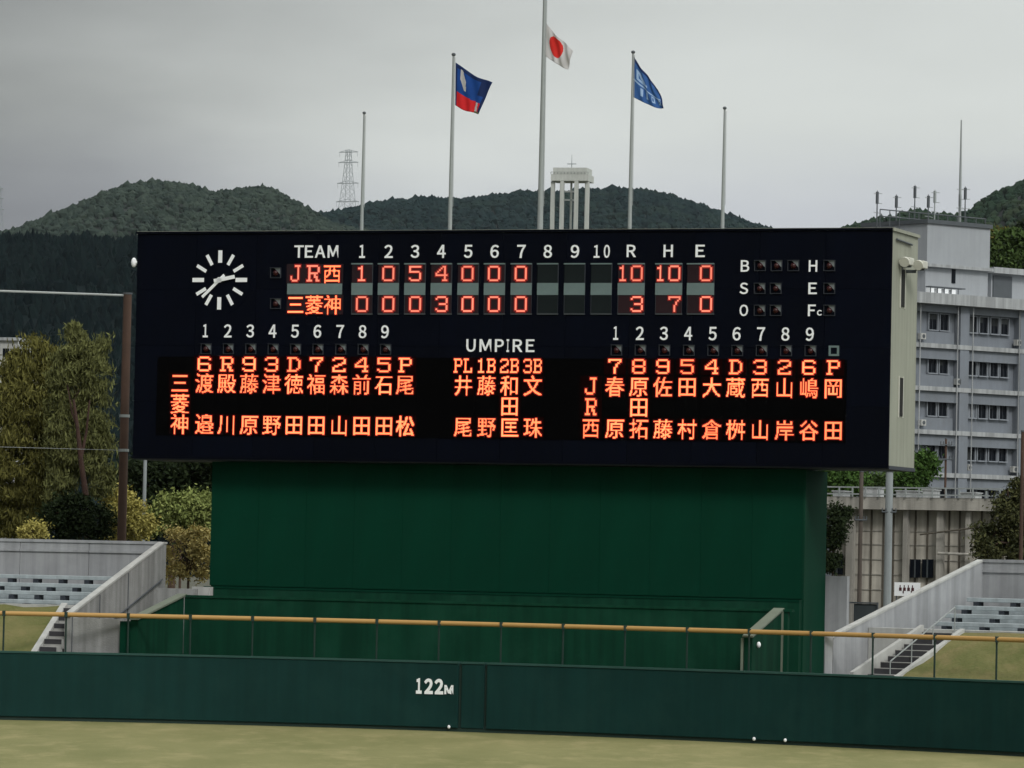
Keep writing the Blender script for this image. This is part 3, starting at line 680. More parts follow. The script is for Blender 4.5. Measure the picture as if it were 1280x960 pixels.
# low concrete walls between stand and backscreen
a = BF.hv(196, 735, -3.0); c = BF.hv(243, 737, -3.0)
mb = MB(); mb.box(a.x, c.x, -3.0, -2.7, 0, a.z); solo('low_wall', mb, 'concrete', BF, (a.x, -3, 0), 'low plain grey wall between left stand and green backdrop', 'wall')
a = BF.hv(240, 734, -2.4); c = BF.hv(262, 734, -2.4); mb = MB(); mb.box(a.x, c.x, -2.4, -2.1, 0, a.z+.02)
solo('low_wall', mb, 'concrete_light', BF, (a.x, -2.4, 0), 'short pale wall stub touching the left edge of the green backdrop', 'wall')

# right stand, own frame
RF = Frame(*[at(1035, 797, 140.7).x, at(1035, 797, 140.7).y], 36)
zn = at(1035, 797, 140.7).z; q = RF.hu(1222, 702, 0)
print('right stand', zn, q)
RS = bleacher(RF, 'right concrete stand with blue-grey benches and a stair beside its sloping end wall', 0, 0, q.y, zn, q.z, 18, 1, 0, 0, 0)
rws = []
for (x, y, dv) in ((1173, 777, 3.0), (1186, 767, 4.0), (1198, 757, 5.0), (1211, 747, 6.0)):
    v = q.y*dv/7.0; P_ = RF.hv(x, y, v); rws.append((max(P_.x, .5), v, P_.z))
print(rws)
benches(RS, RF, None, 17, rws, sgn=1, post=1.35)
gz = RF.hv(1205, 789, 2.0)
print('gz', gz)
mb = MB(); mb.box(.22, 17, 2.0, 2.9, 0, gz.z+.03); part('front_kerb', mb, 'concrete_light', RS)
g0 = RF.hv(1205, 790, 1.95); 
# bank foot near the fence, behind it
g1 = RF.hv(1122, 850, -.5)
vs = []; fs = []; mb = MB()
for i in range(NS+1):
    for j in range(9):
        t = j/8; ua = g1.x*(1-t)+g0.x*t; uu = ua+(20-ua)*i/NS; vs.append((uu, -.5+2.45*t, g1.z+(g0.z-g1.z)*t+.05*math.sin(i*1.7+j*1.3)*(.4 if j in (0, 8) else 1)))
for i in range(NS):
    for j in range(8): k = i*9+j; fs.append((k, k+9, k+10, k+1))
mb.add(vs, fs); solo('grass_bank', mb, 'slope_grass', RF, (8, 0, 0), kind='structure', smooth=True)
ns = 8
for i in range(ns):
    t = i/ns; v = -.5+2.45*t; ua = g1.x*(1-t)+g0.x*t; z = g1.z+(g0.z-g1.z)*(i+1)/ns
    u0 = -.9+1.4*t if t < .6 else .22
    u0 = RF.hv((1085, 1093, 1101, 1110, 1119, 1130, 1141, 1152)[i], 800, v).x
    mb = MB(); mb.box(u0, ua-.12, v, v+2.45/ns+.06, z-.5, z-.03); st = part('stair_step', mb, 'step_light', RS)
    mb = MB(); mb.box(u0+.02, ua-.14, v-.014, v-.002, z-.25, z-.05); part('riser', mb, 'step_dark', st)
def slant(A, B, wd, m, nm, T, fr, h=.14):
    mb = MB(); A = Vector(A); B = Vector(B)
    mb.add([A+Vector((0, 0, 0)), A+Vector((wd, 0, 0)), B+Vector((wd, 0, 0)), B, A+Vector((0, 0, h)), A+Vector((wd, 0, h)), B+Vector((wd, 0, h)), B+Vector((0, 0, h))],
           [(0,3,2,1),(4,5,6,7),(0,1,5,4),(1,2,6,5),(2,3,7,6),(3,0,4,7)]); return part(nm, mb, m, T)
slant((g1.x-.14, -.52, g1.z-.4), (g0.x-.14, 1.95, g0.z-.4), .16, 'concrete_light', 'stair_kerb', RS, RF, .5)
A = RF.hv(1062, 842, -.5); B = RF.hv(1150, 783, 1.9); slant((A.x, -.5, A.z-.5), (B.x, 1.9, B.z-.5), .14, 'concrete_light', 'stair_kerb', RS, RF, .55)
mb = MB(); mb.tube((-.05, .3, zn-.95), (-.05, 3.4, zn-.95+(q.z-zn)*3.1/q.y), .03); part('hand_rail', mb, 'steel_grey', RS)
for k_, uu in enumerate((0, 1)):
    pass
hr = MB(); t_a = Vector((g1.x-.3, -.45, g1.z+.55)); t_b = Vector((g0.x-.3, 1.9, g0.z+.75)); hr.tube(t_a, t_b, .022, 6)
for t in (0, .33, .66, 1): q_ = t_a*(1-t)+t_b*t; hr.tube((q_.x, q_.y, q_.z-.8), q_, .018, 6)
part('stair_rail', hr, 'steel_grey', RS)
# joints on the end wall face that the camera sees (inner face turned to the stand is hidden, this is the side towards the backdrop)
for v in (.12, 2.6, 3.9):
    zt = zn+(q.z-zn)*v/q.y; mb = MB(); mb.box(-.006, .01, v, v+.025, 0, zt-.05); part('wall_joint', mb, 'steel_dark', RS)
# grey wall strip right of the backdrop
a = BF.hv(1034, 722, 3.8); c = BF.hv(1059, 722, 3.8); mb = MB(); mb.box(a.x-.5, c.x, 3.8, 4.1, 0, BF.hv(1045, 720, 3.8).z)
solo('low_wall', mb, 'stand_grey', BF, (a.x, 3.8, 0), 'grey wall just right of the green backdrop', 'wall')
a = BF.hv(1033, 800, -6.3); 
mb = MB(); mb.box(0, .28, 0, .28, 0, zn+.02); m2 = MB(); pw_ = at(1036, 800, 140.5); m2.box(pw_.x-.13, pw_.x+.1, pw_.y-.3, pw_.y-.1, 0, pw_.z+.1)
solo('pier', m2, 'stand_grey', WF, (pw_.x, pw_.y, 0), 'slim grey concrete pier ending the right stand next to the green backdrop', 'pillar')

# ------------------------------------------------------------------ grey office building behind right
o0 = at(1132, 600, 335); AF = Frame(o0.x, o0.y, -40)
ob = thing('office_building', AF, (0, 0, 0), 'large grey five-storey block with ledges and dark windows behind the right stand', 'building')
U1 = 40.0
def az(px, py): return AF.hv(px, py, 0)
ledge = [(1145, 372), (1145, 430), (1145, 484), (1145, 538.5), (1145, 592)]
zl = [az(*p).z for p in ledge]; zl.append(0)
zl[0] = az(1145, 371).z
zl += []
fh = (zl[1]-zl[4])/3; 
print('floors', zl)
mb = MB(); mb.box(0, U1, .6, 14, 0, zl[0]-.3); part('wall', mb, 'building_grey', ob)
for i, z in enumerate(zl[:5]):
    mb = MB()
    if i == 0: mb.box(-.6, U1, -.7, 14.5, z-.45, z+.35)
    else: mb.box(-.05, U1, -.15, .597, z-.20, z+.13)
    part('roof_slab' if i == 0 else 'floor_ledge', mb, 'building_ledge', ob)
    if i: mb = MB(); mb.box(0, U1, .1, .597, z-1.0, z-.163); part('beam', mb, 'building_grey', ob)
mb = MB(); mb.box(0, U1, .1, .597, zl[0]-1.0, zl[0]-.453); part('beam', mb, 'building_grey', ob)
# pilasters
u_p = [az(1199, 450).x, az(1274, 450).x]; wp = az(1210, 450).x-az(1199, 450).x; du = u_p[1]-u_p[0]
for k in range(6):
    u = u_p[0]+du*k
    mb = MB()
    for i in range(5):
        zz = zl[i+1] if i < 4 else 0; mb.box(u, u+wp, -.1, .594, zz+(.125 if i < 4 else 0), zl[i]-(.47 if i == 0 else .17))
    part('pilaster', mb, 'building_grey', ob)
wtop = [az(1240, y).z for y in (397, 450.5, 504.5, 558, 607)]; wbot = [az(1240, y).z for y in (416.5, 470, 523, 576, 626)]
def window(x0, x1, i, shut=False):
    a, b_ = az(x0, 450).x, az(x1, 450).x; t, bo = wtop[i], wbot[i]
    mb = MB(); mb.box(a, b_, .55, .594, bo, t); w_ = part('window', mb, 'glass_dark' if not shut else 'window_frame', ob, at_=((a+b_)/2, .55, bo))
    if not shut and random.random() < .45:
        h_ = random.choice((.35, .5, 1)); e2 = a+(b_-a)*random.choice((.48, 1)); mb = MB(); mb.box(a+.01, e2-.01, .542, .5495, t-(t-bo)*h_+.01, t-.01); part('curtain', mb, 'curtain', w_)
    f = .09; mb = MB(); mb.box(a-f, b_+f, .40, .58, t+.003, t+f); mb.box(a-f, b_+f, .36, .58, bo-f, bo-.003); mb.box(a-f, a-.003, .42, .58, bo, t); mb.box(b_+.003, b_+f, .42, .58, bo, t)
    part('frame', mb, 'window_frame', w_)
    mb = MB(); mb.box((a+b_)/2-.03, (a+b_)/2+.03, .53, .547, bo, t); part('mullion', mb, 'bracket_dark', w_)
for i in range(5):
    for x0, x1 in ((1166, 1176.5), (1180, 1190.5)):
        window(x0, x1, i)
    for k, (x0, x1) in enumerate(((1216, 1226), (1229.5, 1239.5), (1243.5, 1253), (1256, 1265.5))):
        window(x0, x1, i, shut=(i == 2 and k == 0))
    for x0 in (1290, 1304, 1317, 1330, 1352, 1366): window(x0, x0+9, i)
for (px, i, w2) in ((1150, 0, .5), (1152, 2, .5), (1196, 1, .4), (1270, 0, .5), (1268, 3, .5), (1212, 3, .35)):
    a = az(px, 450).x; z = wbot[i]-.35; mb = MB(); mb.box(a, a+w2, -.1, .29, z-.45, z); un = part('air_unit', mb, 'concrete_light', ob, bevel=.02)
    mb = MB(); mb.tube((a+w2*.5, -.115, z-.22), (a+w2*.5, -.102, z-.22), .15, 12); part('fan_grille', mb, 'steel_dark', un)
for px in (1147, 1194, 1213, 1271):
    a = az(px, 450).x; mb = MB(); mb.tube((a, -.24, 0), (a, -.24, zl[0]-.5), .045, 6); part('downpipe', mb, 'building_ledge', ob, smooth=True)
# balcony wall patches under windows: shallow panels
for i in range(4):
    a, b_ = az(1146, 450).x, az(1196, 450).x; mb = MB(); mb.box(a, b_, .3, .594, zl[i+1]+.125, wbot[i]-.15); part('spandrel', mb, 'building_white' if False else 'building_grey', ob)
# penthouse
zr = zl[0]+.35; c0 = AF.hv(1157, 330, 2.5).x; c1 = AF.hv(1235, 330, 2.5).x; zp = AF.hv(1190, 282, 2.5).z; zm = AF.hv(1190, 334, 2.5).z
mb = MB(); mb.box(c0, c1, 2.5, 9, zr, zm-.12); mb.box(c0-.02, c1+.02, 2.35, 9.1, zm+.122, zp); ph_ = part('penthouse', mb, 'building_white', ob)
mb = MB(); mb.box(c0-.35, c1+.2, 2.1, 9.2, zm-.117, zm+.119); part('ledge', mb, 'building_ledge', ph_)
mb = MB(); mb.box(c0-.15, c1+.15, 2.2, 9.3, zp+.003, zp+.3); part('parapet', mb, 'steel_dark', ph_)
a = AF.hv(1189.5, 340, 2.5).x; mb = MB(); mb.box(a, a+.38, 2.45, 2.497, AF.hv(1190, 354, 2.5).z, zm-.14); part('slot_window', mb, 'glass_dark', ph_)
mb = MB(); c2 = AF.hv(1130, 330, 6).x; mb.box(c2, c0-.36, 6, 13, zr, AF.hv(1145, 287, 6).z); part('stair_tower', mb, 'building_white', ob)
# second rooftop room
d0 = AF.hv(1239, 350, 4).x; zq = AF.hv(1260, 340, 4).z; mb = MB(); mb.box(d0, d0+12, 4, 10, zr, zq-.2); rr_ = part('roof_room', mb, 'building_white', ob)
mb = MB(); mb.box(d0-.3, d0+12.3, 3.4, 10.3, zq-.197, zq+.25); part('canopy', mb, 'building_ledge', rr_)
mb = MB(); mb.box(d0+.15, AF.hv(1264, 350, 4).x, 3.9, 3.996, zr+.05, zq-.35); part('shutter', mb, 'steel_dark', rr_)
# rooftop railing table and pale crates
for k in range(4):
    a = AF.hv(1161.5+9*k, 360, .6).x; mb = MB(); mb.box(a, a+.42, .5, .9, zr+.003, zr+.42)
    tt = solo('roof_crate', mb, 'white_letter', AF, (a, .7, zr), ('leftmost of four white boxes under the rack on the grey block roof', 'second from left of four white boxes under the roof rack', 'third from left of four white boxes under the roof rack', 'rightmost of four white boxes under the rack on the grey block roof')[k], 'box', 'white boxes on the office roof')
a = AF.hv(1160, 355, .7).x; c = AF.hv(1204, 355, .7).x
mb = MB(); mb.box(a, c, .45, .95, zr+.5, zr+.58)
for k in range(5): x = a+.03+(c-a-.8)*k/4; mb.box(x, x+.05, .45, .5, zr, zr+.5)
solo('roof_rack', mb, 'steel_dark', AF, (a, .7, zr), 'dark metal rack standing along the roof edge of the grey block', 'rack')
# antennas
ants = [(1096, 238, 274, 5, 'thin antenna mast, leftmost on the grey block roof'), (1120, 243, 274, 5, 'short antenna mast second from left on the grey block roof'), (1143, 231, 274, 4, 'mast with crossed top, third from left on the grey block roof'),
        (1160, 243, 275, 4, 'thin mast with side dipoles, middle of the roof cluster'), (1168, 237, 275, 4, 'pale mast with hooked top just left of the tall mast'), (1199.5, 150, 276, 5, 'very tall thin mast rising high above the grey block roof'), (1206, 233, 277, 4, 'short mast touching the right side of the very tall mast')]
for k, (px, ty, by, v, lab) in enumerate(ants):
    d = AF.hv(px, 280, v+1); zt = AF.hv(px+(280-ty)*.02, ty, v+1).z; u = d.x
    t = thing('antenna_mast', AF, (u, v+1, zp+.3), lab, 'antenna', 'antennas on the office roof')
    r = .11 if k == 5 else .055
    mb = MB(); mb.tube((u, v+1, zr if u < c0 else zp+.3), (u, v+1, zp+(zt-zp)*.45), r, 8, r*.9); mb.tube((u, v+1, zp+(zt-zp)*.45), (u, v+1, zt), r*.9, 8, r*.45); part('mast', mb, 'steel_grey' if k in (4, 5) else 'steel_dark', t)
    mb = MB(); mb.box(u-.09, u+.09, v+.93, v+1.07, (zt if k != 5 else zp+2.9)-1.0, (zt if k != 5 else zp+2.9)-.1); part('radiator', mb, 'steel_grey' if k == 4 else 'steel_dark', t)
    mb = MB()
    for j in range(3): zz = (zt if k != 5 else zp+3.4)-.2-.75*j; mb.tube((u-.35*(j != 1), v+1, zz+.05*(j-1)), (u+.5, v+1, zz), .025, 5)
    part('crossbar', mb, 'steel_grey', t)
mb = MB(); z_ = zp+1.0
for k in range(2): mb.tube((AF.hv(1100, 270, 5).x, 5, z_-.5*k), (AF.hv(1232, 270, 5).x, 5, z_-.5*k), .045, 5)
for k in range(12): x = AF.hv(1100, 270, 5).x*(1-k/11)+AF.hv(1232, 270, 5).x*k/11; mb.tube((x, 5, zr), (x, 5, z_), .04, 5)
solo('roof_railing', mb, 'steel_dark', AF, (c0, 5, zp), 'thin dark pipe railing on top of the grey block penthouse', 'railing')

# ------------------------------------------------------------------ lower ribbed concrete building
o1 = at(1036, 640, 205); CF = Frame(o1.x, o1.y, 25)
lb = thing('ribbed_building', CF, (0, 0, 0), 'weathered beige ribbed concrete building with a flat pale roof slab', 'building')
e_ = CF.hv(1262, 640, 0).x; zst = CF.hv(1140, 622, 0).z; zsb = CF.hv(1140, 637.5, 0).z
mb = MB(); mb.box(0, e_, -.5, 9, zsb, zst); part('roof_slab', mb, 'concrete_warm', lb)
mb = MB(); mb.box(.25, e_, .25, 8.8, 0, zsb-.003); part('wall', mb, 'beige_wall', lb)
x = 1058
k = 0
while x < 1252:
    a = CF.hv(x, 700, 0).x; mb = MB(); mb.box(a, a+.075, .20, .247, 0, zsb-.004); part('rib', mb, 'rib_dark', lb); x += (14.6, 13, 15, 12.5)[k % 4]; k += 1
for y in (664, 681, 700, 719, 738):
    z = CF.hv(1140, y, 0).z; mb = MB(); mb.box(.6, e_, .21, .246, z-.02, z+.02); part('string_course', mb, 'concrete_warm', lb)
for x, wd in ((1056, 9), (1127, 6), (1169, 8), (1205, 6)):
    a = CF.hv(x, 700, -.3).x; b_ = CF.hv(x+wd, 700, -.3).x; mb = MB(); mb.box(a, b_, -.2, .1, 0, zsb-.01); part('column', mb, 'concrete_warm', lb)
for x0, x1, y0, y1 in ((1138, 1151, 699, 722), (1153, 1167, 699, 722), (1040, 1054, 692, 718)):
    a = CF.hv(x0, 700, .1).x; b_ = CF.hv(x1, 700, .1).x; mb = MB(); mb.box(a, b_, .05, .098, CF.hv(x0, y1, 0).z, CF.hv(x0, y0, 0).z); w_ = part('window', mb, 'glass_dark', lb)
    mb = MB(); m_ = (a+b_)/2; mb.box(m_-.03, m_+.03, .0, .047, CF.hv(x0, y1, 0).z, CF.hv(x0, y0, 0).z); part('mullion', mb, 'frame_grey', w_)
mb = MB(); mb.box(0, e_*.98, -.6, -.55, CF.hv(1140, 619, 0).z-.02, CF.hv(1140, 619, 0).z+.04); mb.box(0, e_*.98, -.6, -.55, CF.hv(1140, 611, 0).z, CF.hv(1140, 611, 0).z+.06)
for k in range(14): x = .05+e_*.96*k/13; mb.box(x, x+.06, -.62, -.56, zst, CF.hv(1140, 611, 0).z+.06)
part('parapet_rail', mb, 'steel_grey', lb)
mb = MB()
for k, (x, h) in enumerate(((1046, .25), (1083, .42), (1125, .3), (1158, .36), (1205, .25))):
    a = CF.hv(x, 618, 2).x; mb = MB(); mb.box(a, a+.5+.2*(k % 3), 1.5, 2.4, zst+.003, zst+h); mb.box(a-.05, a+.55+.2*(k % 3), 1.45, 2.45, zst+h, zst+h+.05); part('roof_unit', mb, 'building_ledge', lb)
# pipes along the wall
mb = MB(); z = CF.hv(1200, 692, -.5).z; mb.tube((CF.hv(1172, 692, -.5).x, -.5, z), (CF.hv(1240, 692, -.5).x, -.5, z-.05), .06); part('pipe', mb, 'concrete_warm', lb)
mb = MB(); z = CF.hv(1200, 662, -.5).z; mb.tube((CF.hv(1150, 668, -.5).x, -.5, z-.25), (CF.hv(1240, 662, -.5).x, -.5, z+.2), .04); part('pipe', mb, 'rib_dark', lb)
# banner with illegible dark red writing
a = CF.hv(1118, 735, -3); c = CF.hv(1150, 735, -3); zt_ = CF.hv(1130, 728, -3).z; zb2 = CF.hv(1130, 745, -3).z
bn = thing('banner', CF, ((a.x+c.x)/2, -3, zb2), 'white banner with dark red writing in front of the ribbed building', 'banner')
mb = MB(); mb.box(a.x, c.x, -3, -2.96, zb2, zt_); part('sheet', mb, 'white_letter', bn)
for k in range(4):
    x = a.x+.22+.19*k; h = (zt_-zb2); mb = MB(); mb.box(x, x+.12, -3.012, -3.002, zb2+h*.38, zb2+h*.62); mb.box(x+.03, x+.07, -3.012, -3.002, zb2+h*.62+.002, zb2+h*.8); 
    if k % 2: mb.box(x-.02, x+.03, -3.012, -3.002, zb2+h*.2, zb2+h*.378)
    part('writing', mb, 'banner_ink', bn)
for s in (a.x+.05, c.x-.1): mb = MB(); mb.box(s, s+.05, -2.95, -2.9, 0, zt_); part('stake', mb, 'steel_dark', bn)
# dark mesh fence panel
a = BF.hv(1051, 752, 7); c = BF.hv(1096, 752, 7); zt_ = a.z
mf = thing('mesh_fence', BF, (a.x, 7, 0), 'dark grey fence panel between green backdrop and right stand', 'fence')
mb = MB(); mb.box(a.x, a.x+.05, 7, 7.05, 0, zt_); mb.box(c.x, c.x+.05, 7, 7.05, 0, zt_); mb.box(a.x+.052, c.x-.002, 7, 7.05, zt_-.05, zt_); part('frame', mb, 'steel_dark', mf)
mb = MB(); mb.box(BF.hv(1067, 752, 7).x, c.x-.01, 7.06, 7.09, .3, zt_-.06); part('dark_sheet', mb, 'frame_grey', mf)
mb = MB()
for k in range(9): x = a.x+.05+.05*k; mb.box(x, x+.008, 7.02, 7.03, .3, zt_-.052)
part('wire', mb, 'steel_dark', mf)

# ------------------------------------------------------------------ poles
def upole(px, ty, by, Y, r, m, label, arms=(), r2=None, cat='pole', base_px=None):
    b_ = at(px, by, Y); t_ = at(px+(by-ty)*.02, ty, Y)
    T = thing('utility_pole' if cat == 'pole' else 'net_pole', WF, (b_.x, b_.y, 0), label, cat)
    mb = MB(); mb.tube((b_.x, b_.y, 0), (b_.x, b_.y, t_.z), r, 12, r2 or r*.8); part('shaft', mb, m, T, smooth=True)
    mb = MB(); mb.tube((b_.x, b_.y, t_.z), (b_.x, b_.y, t_.z+.06), (r2 or r*.8)*1.15, 12); part('cap', mb, 'steel_dark', T)
    for (y, l, rr) in arms:
        z = at(px, y, Y).z; mb = MB(); mb.tube((b_.x-l, b_.y-.12, z), (b_.x+l, b_.y-.12, z), rr, 6)
        for s in (-1, -.5, .5, 1): mb.tube((b_.x+l*s*.92, b_.y-.12, z), (b_.x+l*s*.92, b_.y-.12, z+.16), rr*.8, 6)
        part('crossarm', mb, 'steel_dark', T)
    return T, b_, t_
upole(1074, 590, 755, 190, .105, 'pole_wood', 'thin brown pole just right of the green backdrop', ((650, .25, .03),))
upole(1109, 590, 752, 186, .17, 'pole_concrete', 'thick pale concrete pole below the scoreboard right corner', ((640, .3, .03),), r2=.15)
upole(1180, 549, 700, 215, .065, 'rust_brown', 'reddish brown pole with crossarms before the grey block', ((556, .28, .03), (574, .35, .03), (668, .5, .03)))
upole(1276, 540, 702, 172, .085, 'rust_brown', 'brown pole at the right edge behind the stand', ())
T, b_, t_ = upole(152, 368, 676, 166, .17, 'rust_brown', 'tall thick brown netting pole left of the scoreboard', (), r2=.155, cat='netting pole')
for y in (520, 563):
    z = at(158, y, 166).z; mb = MB(); mb.tube((b_.x, b_.y, z-.05), (b_.x, b_.y, z+.05), .19, 12); part('clamp', mb, 'steel_grey', T)
upole(180, 573, 640, 185, .09, 'pole_concrete', 'short grey double pole under the scoreboard left corner', ())
mb = MB(); L_ = at(-160, 371, 166)
for (z, r, lab) in ((t_.z-.04, .042, 'thick pale steel cable running left from the top of the tall brown pole'), (at(158, 563, 166).z, .007, 'thin wire running left from the lower clamp of the tall brown pole')):
    mb = MB(); mb.tube((L_.x, L_.y-2, z+.02), (b_.x+.05, b_.y, z), r, 6)
    solo('net_cable', mb, 'cable', WF, (b_.x, b_.y, z), lab, 'cable')
# second netting pole outside the picture on the left carries the other end
mb = MB(); mb.tube((L_.x, L_.y-2, 0), (L_.x, L_.y-2, t_.z), .17, 12, .15); solo('net_pole', mb, 'rust_brown', WF, (L_.x, L_.y-2, 0), 'brown netting pole holding the far end of the cables, outside the left edge', 'netting pole')

# ------------------------------------------------------------------ vegetation
def leaves_obj(name, pts, size, m, base, parent=None, droop=1, slim=.45):
    n = len(pts); a = rng.normal(size=(n, 3)); a[:, 2] *= droop; a /= np.linalg.norm(a, axis=1)[:, None]
    b_ = rng.normal(size=(n, 3)); b_ -= (b_*a).sum(1)[:, None]*a/np.maximum((a*a).sum(1)[:, None], 1e-6); b_ /= np.linalg.norm(b_, axis=1)[:, None]
    s = size*rng.uniform(.6, 1.4, (n, 1)); P = pts-np.array(base)
    V = np.stack([P-a*s, P+b_*s*slim, P+a*s, P-b_*s*slim], 1).reshape(-1, 3)
    me_ = bpy.data.meshes.new(name); me_.vertices.add(4*n); me_.vertices.foreach_set('co', V.ravel().astype(np.float32))
    me_.loops.add(4*n); me_.loops.foreach_set('vertex_index', np.arange(4*n, dtype=np.int32)); me_.polygons.add(n)
    me_.polygons.foreach_set('loop_start', np.arange(0, 4*n, 4, dtype=np.int32)); me_.polygons.foreach_set('loop_total', np.full(n, 4, dtype=np.int32))
    me_.materials.append(M[m]); me_.update(); me_.validate()
    o = bpy.data.objects.new(name, me_); COL.objects.link(o)
    if parent: o.parent = parent
    return o
def tree(name, label, cat, px, by, Y, blobs, m, n, size, trunk=.15, group=None, clump=.35, ncl=60, lean=0, m_trunk='bark', zbase=0):
    """blobs: (px, py, rx_px, ry_px) ellipses in the picture turned to ellipsoids round the tree at depth Y"""
    b_ = at(px, by, Y); k = Y/FPX; T = thing(name, WF, (b_.x, b_.y, zbase), label, cat, group); base = (b_.x, b_.y, zbase)
    cents = []; wts = []
    for (x, y, rx, ry) in blobs:
        c = at(x, y, Y); cents.append((c.x, Y+rng.uniform(-.3, .3), c.z, rx*k, min(rx, ry)*k*.9, ry*k)); wts.append(rx*ry)
    wts = np.array(wts)/sum(wts); C = []
    for _ in range(ncl):
        i = rng.choice(len(cents), p=wts); c = cents[i]; d = rng.normal(size=3); d /= np.linalg.norm(d); r = rng.uniform(.35, 1)**.6
        C.append((c[0]+d[0]*r*c[3], c[1]+d[1]*r*c[4], c[2]+d[2]*r*c[5]))
    C = np.array(C); idx = rng.integers(0, ncl, n); sz = rng.uniform(.5, 1.25, ncl)[idx][:, None]
    pts = C[idx]+rng.normal(size=(n, 3))*clump*sz*np.array([1, 1, .7]); pts[:, 2] = np.maximum(pts[:, 2], zbase+.1)
    leaves_obj('crown', pts, size, m, base, T, *((3, .22) if name == 'willow_tree' else (1, .45)))
    top = max(c[2] for c in cents); mid = np.mean([c[0] for c in cents])
    mb = MB(); zz0 = min(c[2]-c[5]*.4 for c in cents); zz0 = max(zz0, zbase+.3); t1 = Vector((b_.x+lean*.5, Y, zz0)); t2 = Vector((mid+lean, Y, top))
    mb.path([Vector((b_.x, b_.y, zbase-.2)), Vector((b_.x+lean*.2, Y, zz0*.5+zbase*.5)), t1], trunk, 8, trunk*.75); mb.path([t1, t1*.5+t2*.5, t2], trunk*.75, 7, trunk*.2)
    for i in range(0, ncl, max(1, ncl//14)):
        f = rng.uniform(.0, .7); s_ = t1*(1-f)+t2*f; e = Vector(C[i]); mb.path([s_, s_*.5+e*.5+Vector((0, 0, .15)), e], trunk*.35, 5, trunk*.08)
    part('trunk', mb, m_trunk, T); return T
tree('willow_tree', 'tall olive-brown tree filling the left edge beside the cable', 'tree', 40, 690, 174, [(22, 470, 14, 34), (42, 450, 13, 34), (60, 470, 12, 38), (8, 500, 16, 40), (35, 520, 30, 40), (60, 540, 20, 45), (20, 580, 34, 50), (50, 610, 30, 45), (10, 640, 30, 30), (66, 580, 12, 50), (30, 650, 40, 18)], 'leaf_olive', 46000, .13, .17, 'tall thin-leaved trees at left', .22, 240)
tree('willow_tree', 'tall wispy tree with a leaning bare reddish trunk, nearest the tall brown pole', 'tree', 112, 690, 171, [(90, 430, 9, 24), (88, 455, 12, 30), (108, 452, 10, 30), (124, 440, 8, 22), (126, 470, 8, 26), (76, 470, 12, 32), (84, 500, 22, 34), (112, 505, 18, 30), (76, 550, 20, 42), (100, 560, 26, 40), (124, 550, 12, 34), (78, 605, 16, 34), (128, 600, 12, 24)], 'leaf_willow', 40000, .11, .10, 'tall thin-leaved trees at left', .17, 260, lean=-.3)
mb = MB(); A_ = [at(*q) for q in ((113, 668, 169.3), (108, 625, 169.3), (101, 575, 169.4), (97, 535, 169.6), (92, 500, 170))]; mb.path(A_, .14, 8, .05); mb.path([A_[2], at(108, 540, 169.8), at(112, 500, 170)], .07, 6, .03); mb.path([A_[3], at(90, 515, 170), at(84, 480, 170.4)], .05, 6, .02); mb.path([A_[0]+Vector((0, 0, -6)), A_[0]], .16, 8, .14)
solo('bare_tree', mb, 'bark_red', WF, tuple(A_[0]), 'leaning bare reddish trunk with a few forks before the wispy tree', 'tree', smooth=True)
tree('willow_tree', 'tall olive tree just outside the left edge', 'tree', -60, 690, 175, [(-60, 500, 50, 80), (-60, 600, 50, 60)], 'leaf_olive', 12000, .11, .2, 'tall thin-leaved trees at left', .3, 120)
tree('shrub', 'dark evergreen shrub at the foot of the leaning tree', 'shrub', 100, 680, 168, [(80, 650, 24, 26), (115, 652, 30, 22), (95, 632, 20, 14)], 'leaf_dark', 9000, .08, .08, None, .2, 60)
tree('shrub', 'small yellow-green shrub behind the left stand, near the left edge', 'shrub', 40, 680, 164, [(40, 665, 17, 12)], 'leaf_yellow', 2500, .06, .05, None, .14, 30)
tree('shrub', 'yellow-green shrub right behind the tall brown pole', 'shrub', 160, 690, 172, [(150, 632, 16, 22), (168, 655, 26, 25), (142, 668, 10, 10), (138, 625, 8, 10)], 'leaf_yellow', 7000, .07, .06, None, .2, 60)
tree('shrub', 'green shrub between the short grey pole and the backdrop', 'shrub', 225, 720, 178, [(215, 635, 30, 20), (245, 640, 22, 26), (200, 655, 20, 16)], 'leaf_hedge', 9000, .08, .06, None, .2, 70)
tree('shrub', 'yellow and rust coloured shrub beside the lower left edge of the backdrop', 'shrub', 235, 740, 168, [(215, 680, 14, 20), (240, 675, 22, 18), (252, 700, 16, 22), (222, 720, 18, 14)], 'leaf_rust', 5200, .07, .06, None, .16, 55)
tree('evergreen_tree', 'dark evergreen tree under the left corner of the scoreboard', 'tree', 215, 700, 200, [(200, 600, 34, 30), (240, 595, 34, 34), (175, 590, 25, 34), (270, 590, 25, 34), (200, 640, 40, 30), (245, 650, 40, 30)], 'leaf_dark', 16000, .12, .2, None, .35, 90)
tree('pine_tree', 'dark pine tree at the right edge above the stand wall', 'tree', 1262, 720, 178, [(1262, 640, 22, 20), (1240, 668, 22, 14), (1262, 690, 34, 14), (1275, 655, 24, 36), (1235, 690, 16, 10), (1280, 612, 12, 16)], 'leaf_pine', 17000, .085, .14, None, .18, 90)
tree('broadleaf_tree', 'bright green tree against the grey block under the scoreboard right end', 'tree', 1148, 640, 240, [(1150, 583, 16, 18), (1140, 600, 18, 14), (1158, 572, 10, 10)], 'leaf_bright', 6000, .13, .1, 'green trees behind the ribbed building', .25, 50)
tree('broadleaf_tree', 'green tree above the ribbed building roof, beside the thin brown pole', 'tree', 1052, 640, 236, [(1050, 604, 18, 16), (1066, 600, 14, 14), (1040, 600, 12, 20)], 'leaf_bright', 6500, .13, .1, 'green trees behind the ribbed building', .25, 50)
